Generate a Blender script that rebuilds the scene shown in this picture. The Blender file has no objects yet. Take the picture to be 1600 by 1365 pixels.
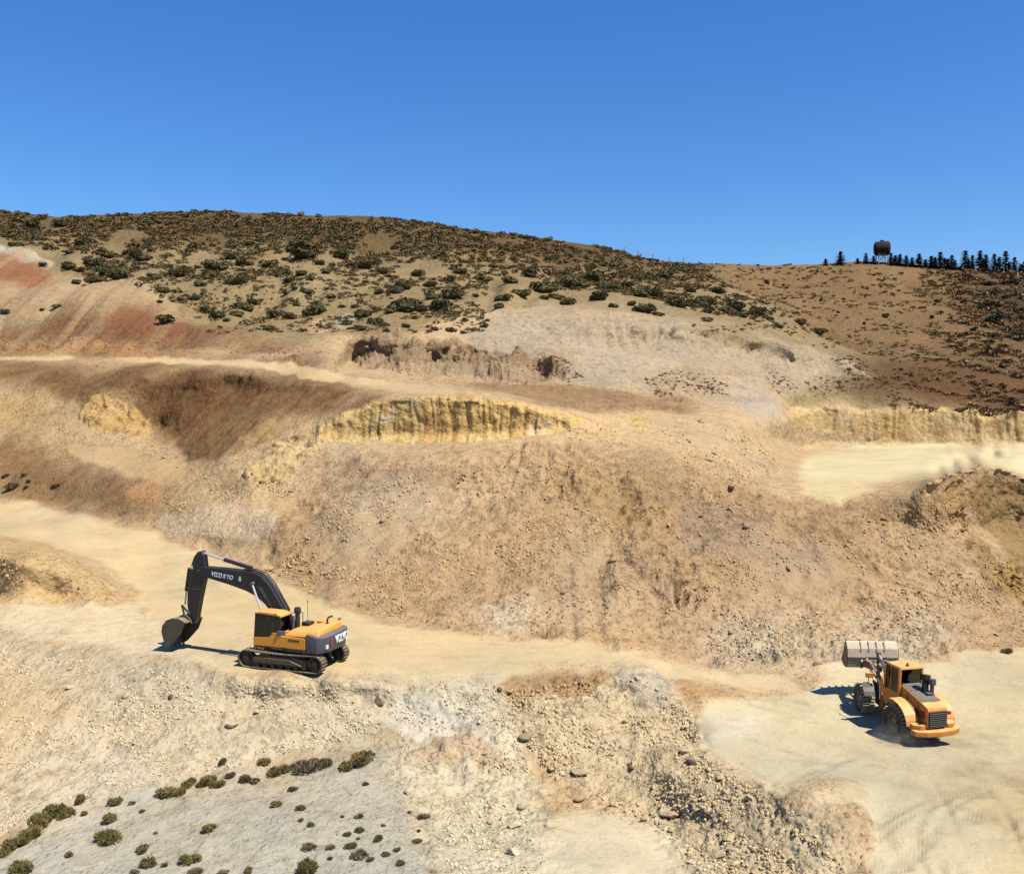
import bpy, bmesh, math, random
import numpy as np
from mathutils import Vector, Matrix, Euler

random.seed(7)
RNG = np.random.default_rng(11)
sc = bpy.context.scene
COL = sc.collection

# ------------------------------------------------------------------ camera
W0, H0, F0 = 1600.0, 1365.0, 1537.0
PITCH = math.radians(1.5)
cam_d = bpy.data.cameras.new('camera')
cam = bpy.data.objects.new('camera', cam_d)
COL.objects.link(cam)
cam_d.sensor_fit = 'HORIZONTAL'
cam_d.sensor_width = 36.0
cam_d.lens = 36.0 * F0 / W0
cam_d.clip_start = 0.5
cam_d.clip_end = 12000
cam.location = (0, 0, 0)
cam.rotation_euler = (math.pi / 2 - PITCH, 0, 0)
sc.camera = cam

# ------------------------------------------------------------------ sky and sun
SUN_EL, SUN_AZ = math.radians(58), (0.82, -0.57)       # the sun stands to the right, behind the camera
world = bpy.data.worlds.new('World')
sc.world = world
world.use_nodes = True
wn = world.node_tree
bg = wn.nodes['Background']
sky = wn.nodes.new('ShaderNodeTexSky')
sky.sky_type = 'NISHITA'
sky.sun_disc = False
sky.sun_elevation = SUN_EL
sky.sun_rotation = math.atan2(SUN_AZ[0], SUN_AZ[1])
sky.altitude = 0
sky.air_density = 1.15
sky.dust_density = 0.0
sky.ozone_density = 10.0
hsv = wn.nodes.new('ShaderNodeHueSaturation')
hsv.inputs['Hue'].default_value = 0.508
hsv.inputs['Saturation'].default_value = 1.17
wn.links.new(sky.outputs[0], hsv.inputs['Color'])
wn.links.new(hsv.outputs[0], bg.inputs['Color'])
bg.inputs['Strength'].default_value = 0.0875
sun_d = bpy.data.lights.new('sun', 'SUN')
sun = bpy.data.objects.new('sun', sun_d)
COL.objects.link(sun)
sun_d.energy = 5.0
sun_d.angle = math.radians(0.53)
sun_d.color = (1.0, 0.95, 0.86)
sv = Vector((SUN_AZ[0] * math.cos(SUN_EL), SUN_AZ[1] * math.cos(SUN_EL), math.sin(SUN_EL)))
sun.rotation_euler = (-sv).to_track_quat('-Z', 'Y').to_euler()
sun.location = sv * 200
sc.view_settings.view_transform = 'Standard'
sc.view_settings.look = 'None'
sc.view_settings.exposure = 0.75
sc.view_settings.gamma = 1.0
sc.view_settings.use_curve_mapping = False
sc.cycles.max_bounces = 5
sc.cycles.diffuse_bounces = 3

# ------------------------------------------------------------------ small helpers
def s2l(c):
    c = np.asarray(c, float) / 255.0
    return np.where(c <= 0.04045, c / 12.92, ((c + 0.055) / 1.055) ** 2.4)

def ray(u, v):
    """image pixel (u, v) -> direction with forward component 1"""
    a = (u - W0 / 2) / F0
    b = (H0 / 2 - v) / F0
    y = math.cos(PITCH) + b * math.sin(PITCH)
    z = -math.sin(PITCH) + b * math.cos(PITCH)
    return a / y, z / y

from concurrent.futures import ThreadPoolExecutor
_pool = ThreadPoolExecutor(4)
def _perlin(x, y, z):
    x = np.asarray(x, np.float32); y = np.asarray(y, np.float32); z = np.asarray(z, np.float32)
    x, y, z = np.broadcast_arrays(x, y, z)
    fx = np.floor(x); fy = np.floor(y); fz = np.floor(z)
    xf = x - fx; yf = y - fy; zf = z - fz
    hx = fx.astype(np.int32).view(np.uint32) * np.uint32(374761393)
    hy = fy.astype(np.int32).view(np.uint32) * np.uint32(668265263)
    hz = fz.astype(np.int32).view(np.uint32) * np.uint32(2246822519)
    sx = xf * xf * (3 - 2 * xf); sy = yf * yf * (3 - 2 * yf); sz = zf * zf * (3 - 2 * zf)
    HX = (hx, hx + np.uint32(374761393)); HY = (hy, hy + np.uint32(668265263)); HZ = (hz, hz + np.uint32(2246822519))
    k = np.float32(2 / 1023.0)
    def g(a, b, c):
        h = HX[a] ^ HY[b] ^ HZ[c]
        h = (h ^ (h >> np.uint32(15))) * np.uint32(2654435761)
        h = (h ^ (h >> np.uint32(13))) * np.uint32(3266489917)
        h = h ^ (h >> np.uint32(16))
        m = np.uint32(1023)
        return ((h & m) * k - 1) * (xf - a) + (((h >> np.uint32(10)) & m) * k - 1) * (yf - b) + (((h >> np.uint32(20)) & m) * k - 1) * (zf - c)
    def L(p, q, t):
        return p + (q - p) * t
    return 1.6 * L(L(L(g(0, 0, 0), g(1, 0, 0), sx), L(g(0, 1, 0), g(1, 1, 0), sx), sy),
             L(L(g(0, 0, 1), g(1, 0, 1), sx), L(g(0, 1, 1), g(1, 1, 1), sx), sy), sz)

def perlin(x, y, z):
    x, y, z = np.broadcast_arrays(np.asarray(x, np.float32), np.asarray(y, np.float32), np.asarray(z, np.float32))
    if x.size < 40000: return _perlin(x, y, z)
    sh = x.shape; X, Y, Z = (np.ascontiguousarray(q).reshape(-1) for q in (x, y, z))
    cuts = np.linspace(0, X.size, 25).astype(int)
    out = np.concatenate(list(_pool.map(lambda i: _perlin(X[cuts[i]:cuts[i + 1]], Y[cuts[i]:cuts[i + 1]], Z[cuts[i]:cuts[i + 1]]), range(24))))
    return out.reshape(sh)

def fbm(x, y, z, f, octv=3, gain=0.5):
    s = 0; a = 1.0; t = 0
    for i in range(octv):
        s = s + a * perlin(x * f + 17.3 * i, y * f - 9.1 * i, z * f + 3.7 * i)
        t += a; a *= gain; f *= 2.03
    return s / t

def ridged(x, y, z, f, octv=3):
    s = 0; a = 1.0; t = 0
    for i in range(octv):
        s = s + a * (1 - np.abs(perlin(x * f + 5.3 * i, y * f + 1.7 * i, z * f)))
        t += a; a *= 0.5; f *= 2.1
    return s / t

# ------------------------------------------------------------------ materials
def new_mat(name):
    m = bpy.data.materials.new(name)
    m.use_nodes = True
    nt = m.node_tree
    return m, nt, nt.nodes['Principled BSDF']

def nmath(nt, op, a, b=None):
    n = nt.nodes.new('ShaderNodeMath'); n.operation = op
    for i, q in enumerate((a, b)):
        if q is None: continue
        if isinstance(q, (int, float)): n.inputs[i].default_value = q
        else: nt.links.new(q, n.inputs[i])
    return n.outputs[0]

def noise(nt, vec, scale, detail=4, rough=0.6):
    n = nt.nodes.new('ShaderNodeTexNoise')
    n.inputs['Scale'].default_value = scale
    n.inputs['Detail'].default_value = detail
    n.inputs['Roughness'].default_value = rough
    if vec is not None: nt.links.new(vec, n.inputs['Vector'])
    return n

def ramp(nt, fac, stops):
    r = nt.nodes.new('ShaderNodeValToRGB')
    el = r.color_ramp.elements
    while len(el) < len(stops): el.new(0.5)
    for e, (p, c) in zip(el, stops):
        e.position = p
        e.color = (*c, 1) if len(c) == 3 else c
    nt.links.new(fac, r.inputs['Fac'])
    return r.outputs['Color']

def mixc(nt, mode, fac, a, b):
    n = nt.nodes.new('ShaderNodeMix'); n.data_type = 'RGBA'; n.blend_type = mode
    if isinstance(fac, (int, float)): n.inputs[0].default_value = fac
    else: nt.links.new(fac, n.inputs[0])
    for i, q in ((6, a), (7, b)):
        if isinstance(q, tuple): n.inputs[i].default_value = (*q, 1) if len(q) == 3 else q
        else: nt.links.new(q, n.inputs[i])
    return n.outputs[2]

def mat_paint(name, rgb, rough=0.5, dust=0.35, dustcol=(200, 178, 138), metal=0.0, scale=1.6, spec=0.4):
    """painted metal with a film of quarry dust, heavier on faces that point up"""
    m, nt, p = new_mat(name)
    tc = nt.nodes.new('ShaderNodeTexCoord'); ge = nt.nodes.new('ShaderNodeNewGeometry')
    sx = nt.nodes.new('ShaderNodeSeparateXYZ'); nt.links.new(ge.outputs['Normal'], sx.inputs[0])
    up = nmath(nt, 'MULTIPLY', nmath(nt, 'MAXIMUM', sx.outputs[2], 0.0), 0.95)
    n1 = noise(nt, tc.outputs['Object'], scale, 6, 0.65)
    f = nmath(nt, 'MULTIPLY', nmath(nt, 'ADD', up, 0.22), nmath(nt, 'MULTIPLY', n1.outputs[0], dust * 2))
    n2 = noise(nt, tc.outputs['Object'], scale * 5, 4, 0.6)
    base = mixc(nt, 'MULTIPLY', 0.5, tuple(s2l(rgb)), ramp(nt, n2.outputs[0], [(0.3, (0.6, 0.6, 0.6)), (0.7, (1, 1, 1))]))
    c = mixc(nt, 'MIX', f, base, tuple(s2l(dustcol)))
    nt.links.new(c, p.inputs['Base Color'])
    p.inputs['Roughness'].default_value = rough
    p.inputs['Metallic'].default_value = metal
    p.inputs['Specular IOR Level'].default_value = spec
    b = nt.nodes.new('ShaderNodeBump'); b.inputs['Strength'].default_value = 0.08; b.inputs['Distance'].default_value = 0.02
    nt.links.new(n2.outputs[0], b.inputs['Height']); nt.links.new(b.outputs[0], p.inputs['Normal'])
    return m

def mat_earth():
    m, nt, p = new_mat('quarry_earth')
    at = nt.nodes.new('ShaderNodeAttribute'); at.attribute_name = 'soil'
    rg = nt.nodes.new('ShaderNodeAttribute'); rg.attribute_name = 'rough'
    ge = nt.nodes.new('ShaderNodeNewGeometry')
    pos = ge.outputs['Position']
    n0 = noise(nt, pos, 0.22, 5, 0.6)
    n1 = noise(nt, pos, 0.9, 4, 0.62)
    def stones(scale, keep, rad):
        vo = nt.nodes.new('ShaderNodeTexVoronoi'); vo.inputs['Scale'].default_value = scale
        wv = nt.nodes.new('ShaderNodeVectorMath'); wv.operation = 'ADD'
        nt.links.new(pos, wv.inputs[0])
        ws = nt.nodes.new('ShaderNodeVectorMath'); ws.operation = 'SCALE'; ws.inputs['Scale'].default_value = 0.9 / scale
        nw = noise(nt, pos, scale * 1.3, 2, 0.5)
        nt.links.new(nw.outputs['Color'], ws.inputs[0]); nt.links.new(ws.outputs[0], wv.inputs[1])
        nt.links.new(wv.outputs[0], vo.inputs['Vector'])
        vc = nt.nodes.new('ShaderNodeSeparateColor'); nt.links.new(vo.outputs['Color'], vc.inputs[0])
        on = nmath(nt, 'GREATER_THAN', vc.outputs[0], 1 - keep)
        h = nmath(nt, 'MAXIMUM', nmath(nt, 'SUBTRACT', rad, vo.outputs['Distance']), 0.0)
        h = nmath(nt, 'MINIMUM', nmath(nt, 'MULTIPLY', h, 3.0 / rad), 1.0)
        return nmath(nt, 'MULTIPLY', h, on), vc.outputs[1]
    sb, cb = stones(3.6, 0.40, 0.48)
    R = rg.outputs['Fac']
    c = at.outputs['Color']
    c = mixc(nt, 'MULTIPLY', 0.5, c, ramp(nt, n0.outputs[0], [(0.3, (0.80, 0.78, 0.75)), (0.5, (1, 1, 1)), (0.72, (1.14, 1.13, 1.12))]))
    t1 = ramp(nt, n1.outputs[0], [(0.30, (0.70, 0.67, 0.63)), (0.48, (1, 1, 1)), (0.75, (1.16, 1.16, 1.15))])
    c = mixc(nt, 'MULTIPLY', nmath(nt, 'ADD', nmath(nt, 'MULTIPLY', R, 0.55), 0.2), c, t1)
    for st_, cc, k in ((sb, cb, 0.7),):
        pc = ramp(nt, cc, [(0.0, (0.66, 0.62, 0.58)), (0.5, (1.0, 0.98, 0.95)), (1.0, (1.3, 1.3, 1.28))])
        c = mixc(nt, 'MULTIPLY', nmath(nt, 'MULTIPLY', st_, nmath(nt, 'MULTIPLY', R, k)), c, pc)
    for sc_, lo_, hi_, col_, k in ((0.55, 0.57, 0.64, (0.74, 0.70, 0.65), 0.75), (1.7, 0.58, 0.64, (0.66, 0.61, 0.55), 0.8), (4.5, 0.60, 0.66, (0.58, 0.53, 0.47), 0.8), (2.4, 0.62, 0.67, (1.25, 1.24, 1.22), 0.7)):  # dark specks put small clod shadows into the soil colour; last layer pale
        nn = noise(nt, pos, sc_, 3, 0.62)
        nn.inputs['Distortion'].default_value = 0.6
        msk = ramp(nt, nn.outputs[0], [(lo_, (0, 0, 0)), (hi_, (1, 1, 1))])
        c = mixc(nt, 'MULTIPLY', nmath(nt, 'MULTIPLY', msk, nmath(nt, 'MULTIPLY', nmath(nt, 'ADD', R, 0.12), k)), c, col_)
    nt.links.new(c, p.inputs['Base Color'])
    p.inputs['Roughness'].default_value = 0.95
    p.inputs['Specular IOR Level'].default_value = 0.1
    b1 = nt.nodes.new('ShaderNodeBump'); b1.inputs['Distance'].default_value = 1.0
    b1.inputs['Strength'].default_value = 1.0
    hh = nmath(nt, 'MULTIPLY', n1.outputs[0], 0.5)
    hh = nmath(nt, 'ADD', hh, nmath(nt, 'MULTIPLY', sb, 0.06))
    hh = nmath(nt, 'MULTIPLY', hh, nmath(nt, 'ADD', nmath(nt, 'MULTIPLY', R, 0.95), 0.05))
    nt.links.new(hh, b1.inputs['Height'])
    nt.links.new(b1.outputs[0], p.inputs['Normal'])
    return m

M_EARTH = mat_earth()

# ------------------------------------------------------------------ terrain breaklines as (image pixel u, image pixel v, estimated forward distance D)
def zd(v, z, u=800.0):
    """distance at which the ray through image row v meets level z"""
    return z / ray(u, v)[1]

LINES = []
def line(*pts): LINES.append([tuple(map(float, p)) for p in pts])

# below the picture
line((-320,1520,33),(0,1520,32.5),(400,1520,31),(800,1520,29.5),(1200,1520,28),(1600,1520,zd(1520,-15.9)),(1920,1520,zd(1520,-15.9)))
# grey mound, lower left
line((-320,1365,41),(100,1365,38.2),(300,1365,37.4),(500,1365,36.8),(650,1365,36.3),(750,1365,36.0),(850,1365,35.8),(950,1365,35.6))
line((200,1320,40.6),(300,1300,41.2),(420,1290,41.0),(560,1285,41.0),(620,1290,40.6))
line((300,1262,43.4),(450,1240,44.2),(560,1215,45.6))
# gully with the bushes
line((-320,1440,38.6),(0,1340,41.2),(80,1275,43.8),(250,1237,45.6),(330,1212,47.0),(420,1203,47.6),(500,1190,48.2),(590,1165,49.3))
# slope under the excavator
line((-320,1250,48),(0,1220,48.2),(150,1190,48.8),(300,1150,50.0),(450,1135,50.4),(560,1120,50.9))
line((-320,1100,56.5),(0,1080,55.8),(150,1080,54.2),(300,1090,52.6),(450,1092,51.9),(560,1085,52.0))
# outer edge of the excavator pad
line((-320,1010,64),(0,988,64.2),(100,1003,61),(200,1022,58.0),(300,1040,55.2),(375,1053,zd(1053,-14.25)),(440,1058,zd(1058,-14.25)),(520,1060,zd(1060,-14.25)),(580,1052,zd(1052,-14.2)))
# pad / haul road level
line((250,1008,zd(1008,-14.05)),(350,1010,zd(1010,-14.1)),(450,1015,zd(1015,-14.15)),(550,1018,zd(1018,-14.2)),(650,1020,zd(1020,-14.25)))
line((300,1030,zd(1030,-14.15)),(400,1038,zd(1038,-14.2)),(500,1040,zd(1040,-14.2)),(560,1035,zd(1035,-14.2)))
line((0,960,67.5),(100,962,67.2),(220,970,66),(300,975,zd(975,-14.0)),(420,975,zd(975,-14.0)),(520,980,zd(980,-14.1)))
line((330,930,74),(400,940,zd(940,-13.9)),(480,955,zd(955,-14.0)))
# mound left of the haul road
line((-320,935,73),(0,930,72.2),(90,930,72),(170,930,71.5))
line((-320,850,80),(0,846,79.5),(60,852,78.2),(110,872,76.2),(150,900,74.2),(190,925,72.8))
line((-320,838,90),(0,836,90),(70,842,88.5),(130,862,84.5),(180,890,80),(220,915,76.5))
line((100,820,96),(200,858,86),(280,890,80.5),(340,905,77))
# far edge of the haul road and toe of the big slope
line((-320,765,114),(0,780,109.5),(100,800,103.5),(180,815,99),(250,832,93.5),(330,862,86),(400,888,79.5),(440,908,76),(480,930,72.8),(560,957,68.4),(640,975,65.2),(700,988,63),(780,997,61.6),(850,1004,60.6),(920,1010,59.9),(1000,1016,59.4),(1060,1028,58.6),(1100,1038,58.0),(1200,1040,58.4),(1310,1032,zd(1032,-14.8)),(1420,1035,zd(1035,-14.8)),(1530,1025,zd(1025,-14.9)),(1600,1012,zd(1012,-14.9)),(1700,1000,66),(1920,985,68))
# near edge of the road in the middle
line((620,1058,52.8),(700,1062,52.6),(780,1060,53),(850,1048,54.4),(920,1044,54.8))
line((1040,1048,56.2),(1100,1066,54.6),(1160,1082,53.4),(1220,1092,52.6))
# loader floor
line((1300,1062,zd(1062,-15.0)),(1450,1062,zd(1062,-15.0)),(1600,1052,zd(1052,-15.0)),(1920,1045,zd(1045,-15.0)))
line((1120,1115,zd(1115,-15.55)),(1250,1120,zd(1120,-15.6)),(1400,1130,zd(1130,-15.6)),(1550,1130,zd(1130,-15.6)),(1920,1130,zd(1130,-15.6)))
line((1110,1150,zd(1150,-15.7)),(1200,1190,zd(1190,-15.7)),(1350,1200,zd(1200,-15.65)),(1500,1210,zd(1210,-15.65)),(1920,1210,zd(1210,-15.65)))
line((1350,1290,zd(1290,-15.8)),(1450,1300,zd(1300,-15.75)),(1600,1300,zd(1300,-15.7)),(1920,1300,zd(1300,-15.7)))
line((1400,1365,zd(1365,-15.95)),(1500,1365,zd(1365,-15.85)),(1600,1365,zd(1365,-15.8)),(1920,1365,zd(1365,-15.8)))
line((1210,1232,zd(1232,-15.55)),(1270,1240,zd(1240,-15.2)),(1330,1236,zd(1236,-15.3)),(1360,1245,zd(1245,-15.6)))
# ground between: terrace, rocky gully, pile
line((600,1090,51.8),(680,1100,51.2),(760,1112,50.4))
line((620,1150,49.6),(700,1146,49.4),(760,1150,49.0))
line((630,1190,47.4),(700,1186,47.5),(760,1195,47.2),(830,1225,45.6))
line((680,1250,43.4),(760,1260,42.8),(840,1275,42.0))
line((700,1310,39.6),(800,1315,39.3),(860,1325,38.8))
line((790,1085,52.0),(820,1125,50.0),(850,1165,48.2),(880,1210,46.2),(920,1240,44.6))
line((860,1070,53.2),(900,1110,50.8),(930,1150,48.8),(960,1190,47.0),(1000,1230,44.8),(1060,1270,42.4))
line((950,1062,53.6),(985,1046,54.0),(1020,1050,53.8),(1060,1085,52.4))
line((985,1115,50.9),(1040,1125,50.2),(1075,1150,48.9))
line((1085,1125,49.6),(1100,1180,zd(1180,-15.95)),(1150,1220,zd(1220,-16.05)),(1200,1262,zd(1262,-16.05)),(1260,1300,zd(1300,-16.1)),(1330,1360,zd(1360,-16.2)))
line((1040,1180,zd(1180,-16.3)),(1080,1230,zd(1230,-16.5)),(1150,1290,zd(1290,-16.6)),(1220,1350,zd(1350,-16.7)))
line((940,1290,41.2),(1000,1310,39.9),(1060,1365,36.6))
# big slope
line((440,870,79.6),(500,895,76.2),(560,915,73.5),(640,930,71),(740,940,69),(850,945,68),(1000,950,67),(1150,960,66.2),(1300,960,66.6),(1450,965,66.6),(1600,955,68.5),(1920,950,71))
line((430,830,83),(520,840,80),(620,845,78),(700,848,76),(850,850,74.5),(1000,852,73.5),(1130,855,72.6),(1300,858,72.5),(1450,860,73),(1520,862,73.8),(1600,860,77),(1920,850,80))
line((520,770,87),(620,765,86),(740,760,84.5),(860,765,82.5),(980,770,81.5),(1080,785,79.8),(1180,810,77.2),(1300,820,75.6),(1420,815,75.6),(1500,800,76.2),(1560,790,78.5),(1600,795,80.5),(1920,790,84))
# crest of the slope
line((455,742,93),(500,720,94),(560,702,93.5),(640,698,92.5),(740,696,91.5),(850,690,91),(950,690,91.5),(1040,700,91),(1110,722,88.5),(1180,758,84.8),(1250,772,83.2),(1320,776,82),(1400,764,81.6),(1460,745,81),(1500,730,80.6),(1540,722,80.4),(1570,730,80.6),(1600,742,81),(1700,750,83),(1920,740,88))
# bench with the pale floor
def bp(v): return 7.592 / (0.012 - ray(1450, v)[1])       # level of the pale bench
line((1470,736,bp(736)),(1540,716,bp(716)),(1600,730,bp(730)),(1920,722,bp(722)))
line((1240,752,bp(752)),(1330,755,bp(755)),(1400,747,bp(747)))
line((1200,724,102),(1260,728,bp(728)),(1400,722,bp(722)),(1540,708,bp(708)),(1700,708,bp(708)),(1920,708,bp(708)))
line((1250,740,bp(740)),(1400,735,bp(735)),(1460,728,bp(728)))
line((1480,728,bp(728)),(1500,722,bp(722)),(1520,717,bp(717)),(1570,721,bp(721)))
line((1260,715,bp(715)),(1400,712,bp(712)))
line((1190,690,120),(1260,705,bp(705)),(1350,702,bp(702)),(1450,700,bp(700)),(1600,700,bp(700)),(1920,700,bp(700)))
# right cut: toe and top
line((1225,662,134),(1290,674,150),(1350,684,153.5),(1450,690,156),(1600,690,156),(1920,690,157))
line((1215,632,137),(1250,634,151),(1350,640,155),(1450,634,157.5),(1600,632,158),(1920,636,159))
# middle terrace
line((930,668,97.5),(1000,664,101),(1080,662,106),(1150,664,112))
line((960,645,104),(1040,642,112),(1130,642,120))
# yellow cut: toe and top
line((385,752,93.5),(420,752,92.8),(450,735,94),(500,706,96),(560,692,96.5),(640,690,95.8),(700,689,95.4),(800,681,95.2),(860,675,95.2),(910,668,95.6))
line((395,728,97),(430,698,98.5),(480,668,98.8),(520,652,98.6),(580,630,98.2),(640,621,97.8),(700,619,97.4),(760,625,96.9),(800,630,96.7),(860,641,96.6),(910,652,97))
# upper haul road: near edge, far edge
line((-320,562,152),(0,560,148),(120,562,140),(200,566,134),(300,570,126.5),(400,574,118.5),(480,586,111.5),(560,601,106),(640,612,101.6),(700,616,99.6),(780,623,97.8))
line((-320,556,158),(0,554.5,156),(120,556,148),(200,558,142),(300,561,134),(400,564,126),(480,574,119),(560,589,112.5),(640,601,107.2),(700,607,104.4),(780,617,100.2))
# bowl
line((-320,600,134),(0,598,133),(90,615,125.5),(150,600,126.5),(230,620,122),(300,615,120.5),(360,600,119))
line((0,640,126.5),(80,650,122.5),(125,655,120))
line((130,640,121.5),(160,618,122.5),(200,632,121.5),(238,656,119.5))
line((135,664,118.5),(180,674,117.4),(235,682,116.6))
line((250,668,120),(290,655,117),(340,640,115),(400,618,112.5),(450,602,110.5))
line((-320,700,120),(0,700,118.5),(90,695,117),(160,702,114),(240,715,109),(290,722,106))
line((330,700,104.5),(380,672,104.2),(440,645,104),(500,632,102.6),(560,620,101.4))
line((300,690,109.5),(350,660,109),(420,632,107.5),(480,616,106),(540,606,105))
line((-320,745,115),(0,742,113.8),(100,752,109),(180,765,104.5),(250,770,100.5))
line((220,810,97.5),(300,788,95),(360,772,94),(420,770,91.5))
line((260,836,92),(330,832,88),(400,836,84.2),(425,850,81.8))
line((330,795,92),(400,798,87.5),(440,800,85.6))
# slopes above the upper road
line((-320,540,164),(0,538,162),(120,535,156),(240,538,150),(360,545,139),(460,555,131),(530,565,126))
line((-320,505,172),(0,508,170),(100,500,167),(200,495,163.5),(300,505,158),(400,520,150),(500,535,141))
line((-320,450,190),(0,450,186),(120,445,185),(220,455,179),(320,470,172),(420,480,168),(520,500,157))
line((-320,400,206),(0,398,204),(100,392,205),(250,390,209),(400,395,208),(550,410,204),(700,430,196),(850,445,193),(980,462,190),(1080,478,192),(1160,492,198))
line((600,470,172),(700,478,168),(800,470,172),(900,474,172),(1000,484,172),(1080,496,170),(1180,515,172),(1260,540,172),(1330,555,174))
# dark outcrop
line((535,528,147),(600,532,144.5),(680,535,143),(760,540,142.5),(850,548,140))
line((540,567,144.6),(600,566,142.4),(680,570,140.5),(760,574,138.5),(850,588,131))
line((700,605,110),(800,606,113),(880,612,115.5),(980,622,119),(1080,628,126),(1150,632,130))
# grey scarp
line((800,500,158),(900,503,157),(1000,505,157.5),(1050,510,157.5),(1100,514,159),(1170,528,161),(1230,548,164),(1245,560,163))
line((850,522,154.5),(950,525,155),(1050,531,156.2),(1100,537,157.6),(1180,556,159.8),(1230,567,162.4))
line((900,560,139),(1000,568,140),(1100,575,143.5),(1180,590,147),(1220,604,148))
line((1240,605,153),(1300,606,160),(1400,608,166),(1600,605,176),(1920,605,180))
line((1290,575,170),(1380,575,182),(1500,572,196),(1600,572,202),(1920,572,206))
line((1270,520,205),(1350,530,212),(1450,535,218),(1600,535,226),(1920,538,230))
# shoulder where the two hills meet
line((1110,425,258),(1150,450,243),(1190,475,226),(1240,503,206))
line((1150,430,280),(1200,455,265),(1260,480,245),(1330,500,236),(1450,505,240),(1600,505,250),(1920,510,255))
line((1240,440,292),(1350,450,285),(1480,455,288),(1600,460,285),(1920,465,290))
line((-320,360,222),(0,360,219),(200,355,230),(400,355,234),(600,362,235),(750,385,228),(880,405,228),(1000,425,235))
RIDGE = [(-900,345,235),(-320,335,236),(0,328,236),(90,338,232),(200,333,242),(320,328,250),(480,335,252),(610,338,252),(740,359,250),(840,372,252),(930,384,256),(1000,402,262),(1060,411,285),(1110,411.5,305),(1200,413,318),(1300,411,322),(1345,408,322),(1400,411,322),(1480,418,322),(1600,425,322),(1920,440,322),(2500,450,322)]
line(*[r for r in RIDGE if -330 < r[0] < 1930])

def build_depth():
    pts = []
    for L in LINES:
        for a, b in zip(L[:-1], L[1:]):
            n = max(1, int(math.hypot((b[0] - a[0]) * 0.6, b[1] - a[1]) / (14 if 600 < a[1] < 760 and 380 < a[0] < 1700 else 30)))
            for i in range(n):
                t = i / n
                pts.append((a[0] + (b[0] - a[0]) * t, a[1] + (b[1] - a[1]) * t,
                            math.log(a[2]) * (1 - t) + math.log(b[2]) * t))
        pts.append((L[-1][0], L[-1][1], math.log(L[-1][2])))
    A = np.array(pts)
    S = np.array([1 / 100., 1 / 70.])            # levels change faster up the slope than along it
    X = A[:, :2] * S
    n = len(X)
    d = np.sqrt(((X[:, None] - X[None]) ** 2).sum(-1) + 0.10 ** 2)
    K = np.zeros((n + 3, n + 3))
    K[:n, :n] = d + np.eye(n) * -0.006
    K[:n, n] = 1; K[:n, n + 1:] = X
    K[n, :n] = 1; K[n + 1:, :n] = X.T
    w = np.linalg.solve(K, np.concatenate([A[:, 2], np.zeros(3)]))
    gu = np.arange(-320, 1921, 5.0); gv = np.arange(300, 1526, 5.0)
    U, V = np.meshgrid(gu, gv)
    Q = np.stack([U.ravel(), V.ravel()], 1) * S
    out = np.empty(len(Q))
    for i in range(0, len(Q), 8000):
        q = Q[i:i + 8000]
        dd = np.sqrt(((q[:, None] - X[None]) ** 2).sum(-1) + 0.10 ** 2)
        out[i:i + 8000] = dd @ w[:n] + w[n] + q @ w[n + 1:]
    return gu, gv, out.reshape(U.shape)

GU, GV, LND = build_depth()
# distances must grow up the picture: heightfield stays single-valued
for i in range(LND.shape[0] - 2, -1, -1):
    LND[i] = np.maximum(LND[i], LND[i + 1] + 2e-4)

def bil(G, u, v, gu=None, gv=None):
    gu = GU if gu is None else gu; gv = GV if gv is None else gv
    fu = np.clip((u - gu[0]) / (gu[1] - gu[0]), 0, len(gu) - 1.001)
    fv = np.clip((v - gv[0]) / (gv[1] - gv[0]), 0, len(gv) - 1.001)
    iu = fu.astype(int); iv = fv.astype(int); fu = fu - iu; fv = fv - iv
    if G.ndim == 3: fu = fu[..., None]; fv = fv[..., None]
    return (G[iv, iu] * (1 - fu) + G[iv, iu + 1] * fu) * (1 - fv) + (G[iv + 1, iu] * (1 - fu) + G[iv + 1, iu + 1] * fu) * fv

# ------------------------------------------------------------------ soil zones (colour of the ground itself)
ZU = np.arange(-320, 1921, 4.0); ZV = np.arange(300, 1526, 4.0)
ZX, ZY = np.meshgrid(ZU, ZV)
def inside(poly):
    r = np.zeros(ZX.shape, bool)
    n = len(poly)
    for i in range(n):
        x1, y1 = poly[i]; x2, y2 = poly[(i + 1) % n]
        if y1 == y2: continue
        c = ((y1 > ZY) != (y2 > ZY)) & (ZX < (x2 - x1) * (ZY - y1) / (y2 - y1) + x1)
        r ^= c
    return r.astype(float)
def blur(a, k):
    k = int(k)
    if k < 1: return a
    for ax in (0, 1):
        for _ in range(2):
            p = np.concatenate([np.repeat(a.take([0], ax), k, ax), a, np.repeat(a.take([-1], ax), k + 1, ax)], ax)
            c = np.cumsum(p, ax)
            m = a.shape[ax]
            a = (c.take(range(2 * k, 2 * k + m), ax) - np.concatenate([np.zeros_like(c.take([0], ax)), c], ax).take(range(0, m), ax)) / (2 * k + 1)
    return a

SOIL = np.zeros(ZX.shape + (3,)); SOIL[:] = s2l((204, 174, 130))
ROUGH = np.full(ZX.shape, 0.75)
MASK = {}
ZONES = []
def zone(name, rgb, poly, feather=12, op=1.0, rough=None):
    m = blur(inside(poly), max(1.0, feather / 3.6))
    ZONES.append((name, rgb, m, feather, op, rough))
    MASK[name] = np.maximum(MASK.get(name, 0), m)
    if rgb is not None:
        SOIL[:] = SOIL * (1 - m[..., None] * op) + s2l(rgb) * (m[..., None] * op)
    if rough is not None:
        ROUGH[:] = ROUGH * (1 - m) + rough * m

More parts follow.
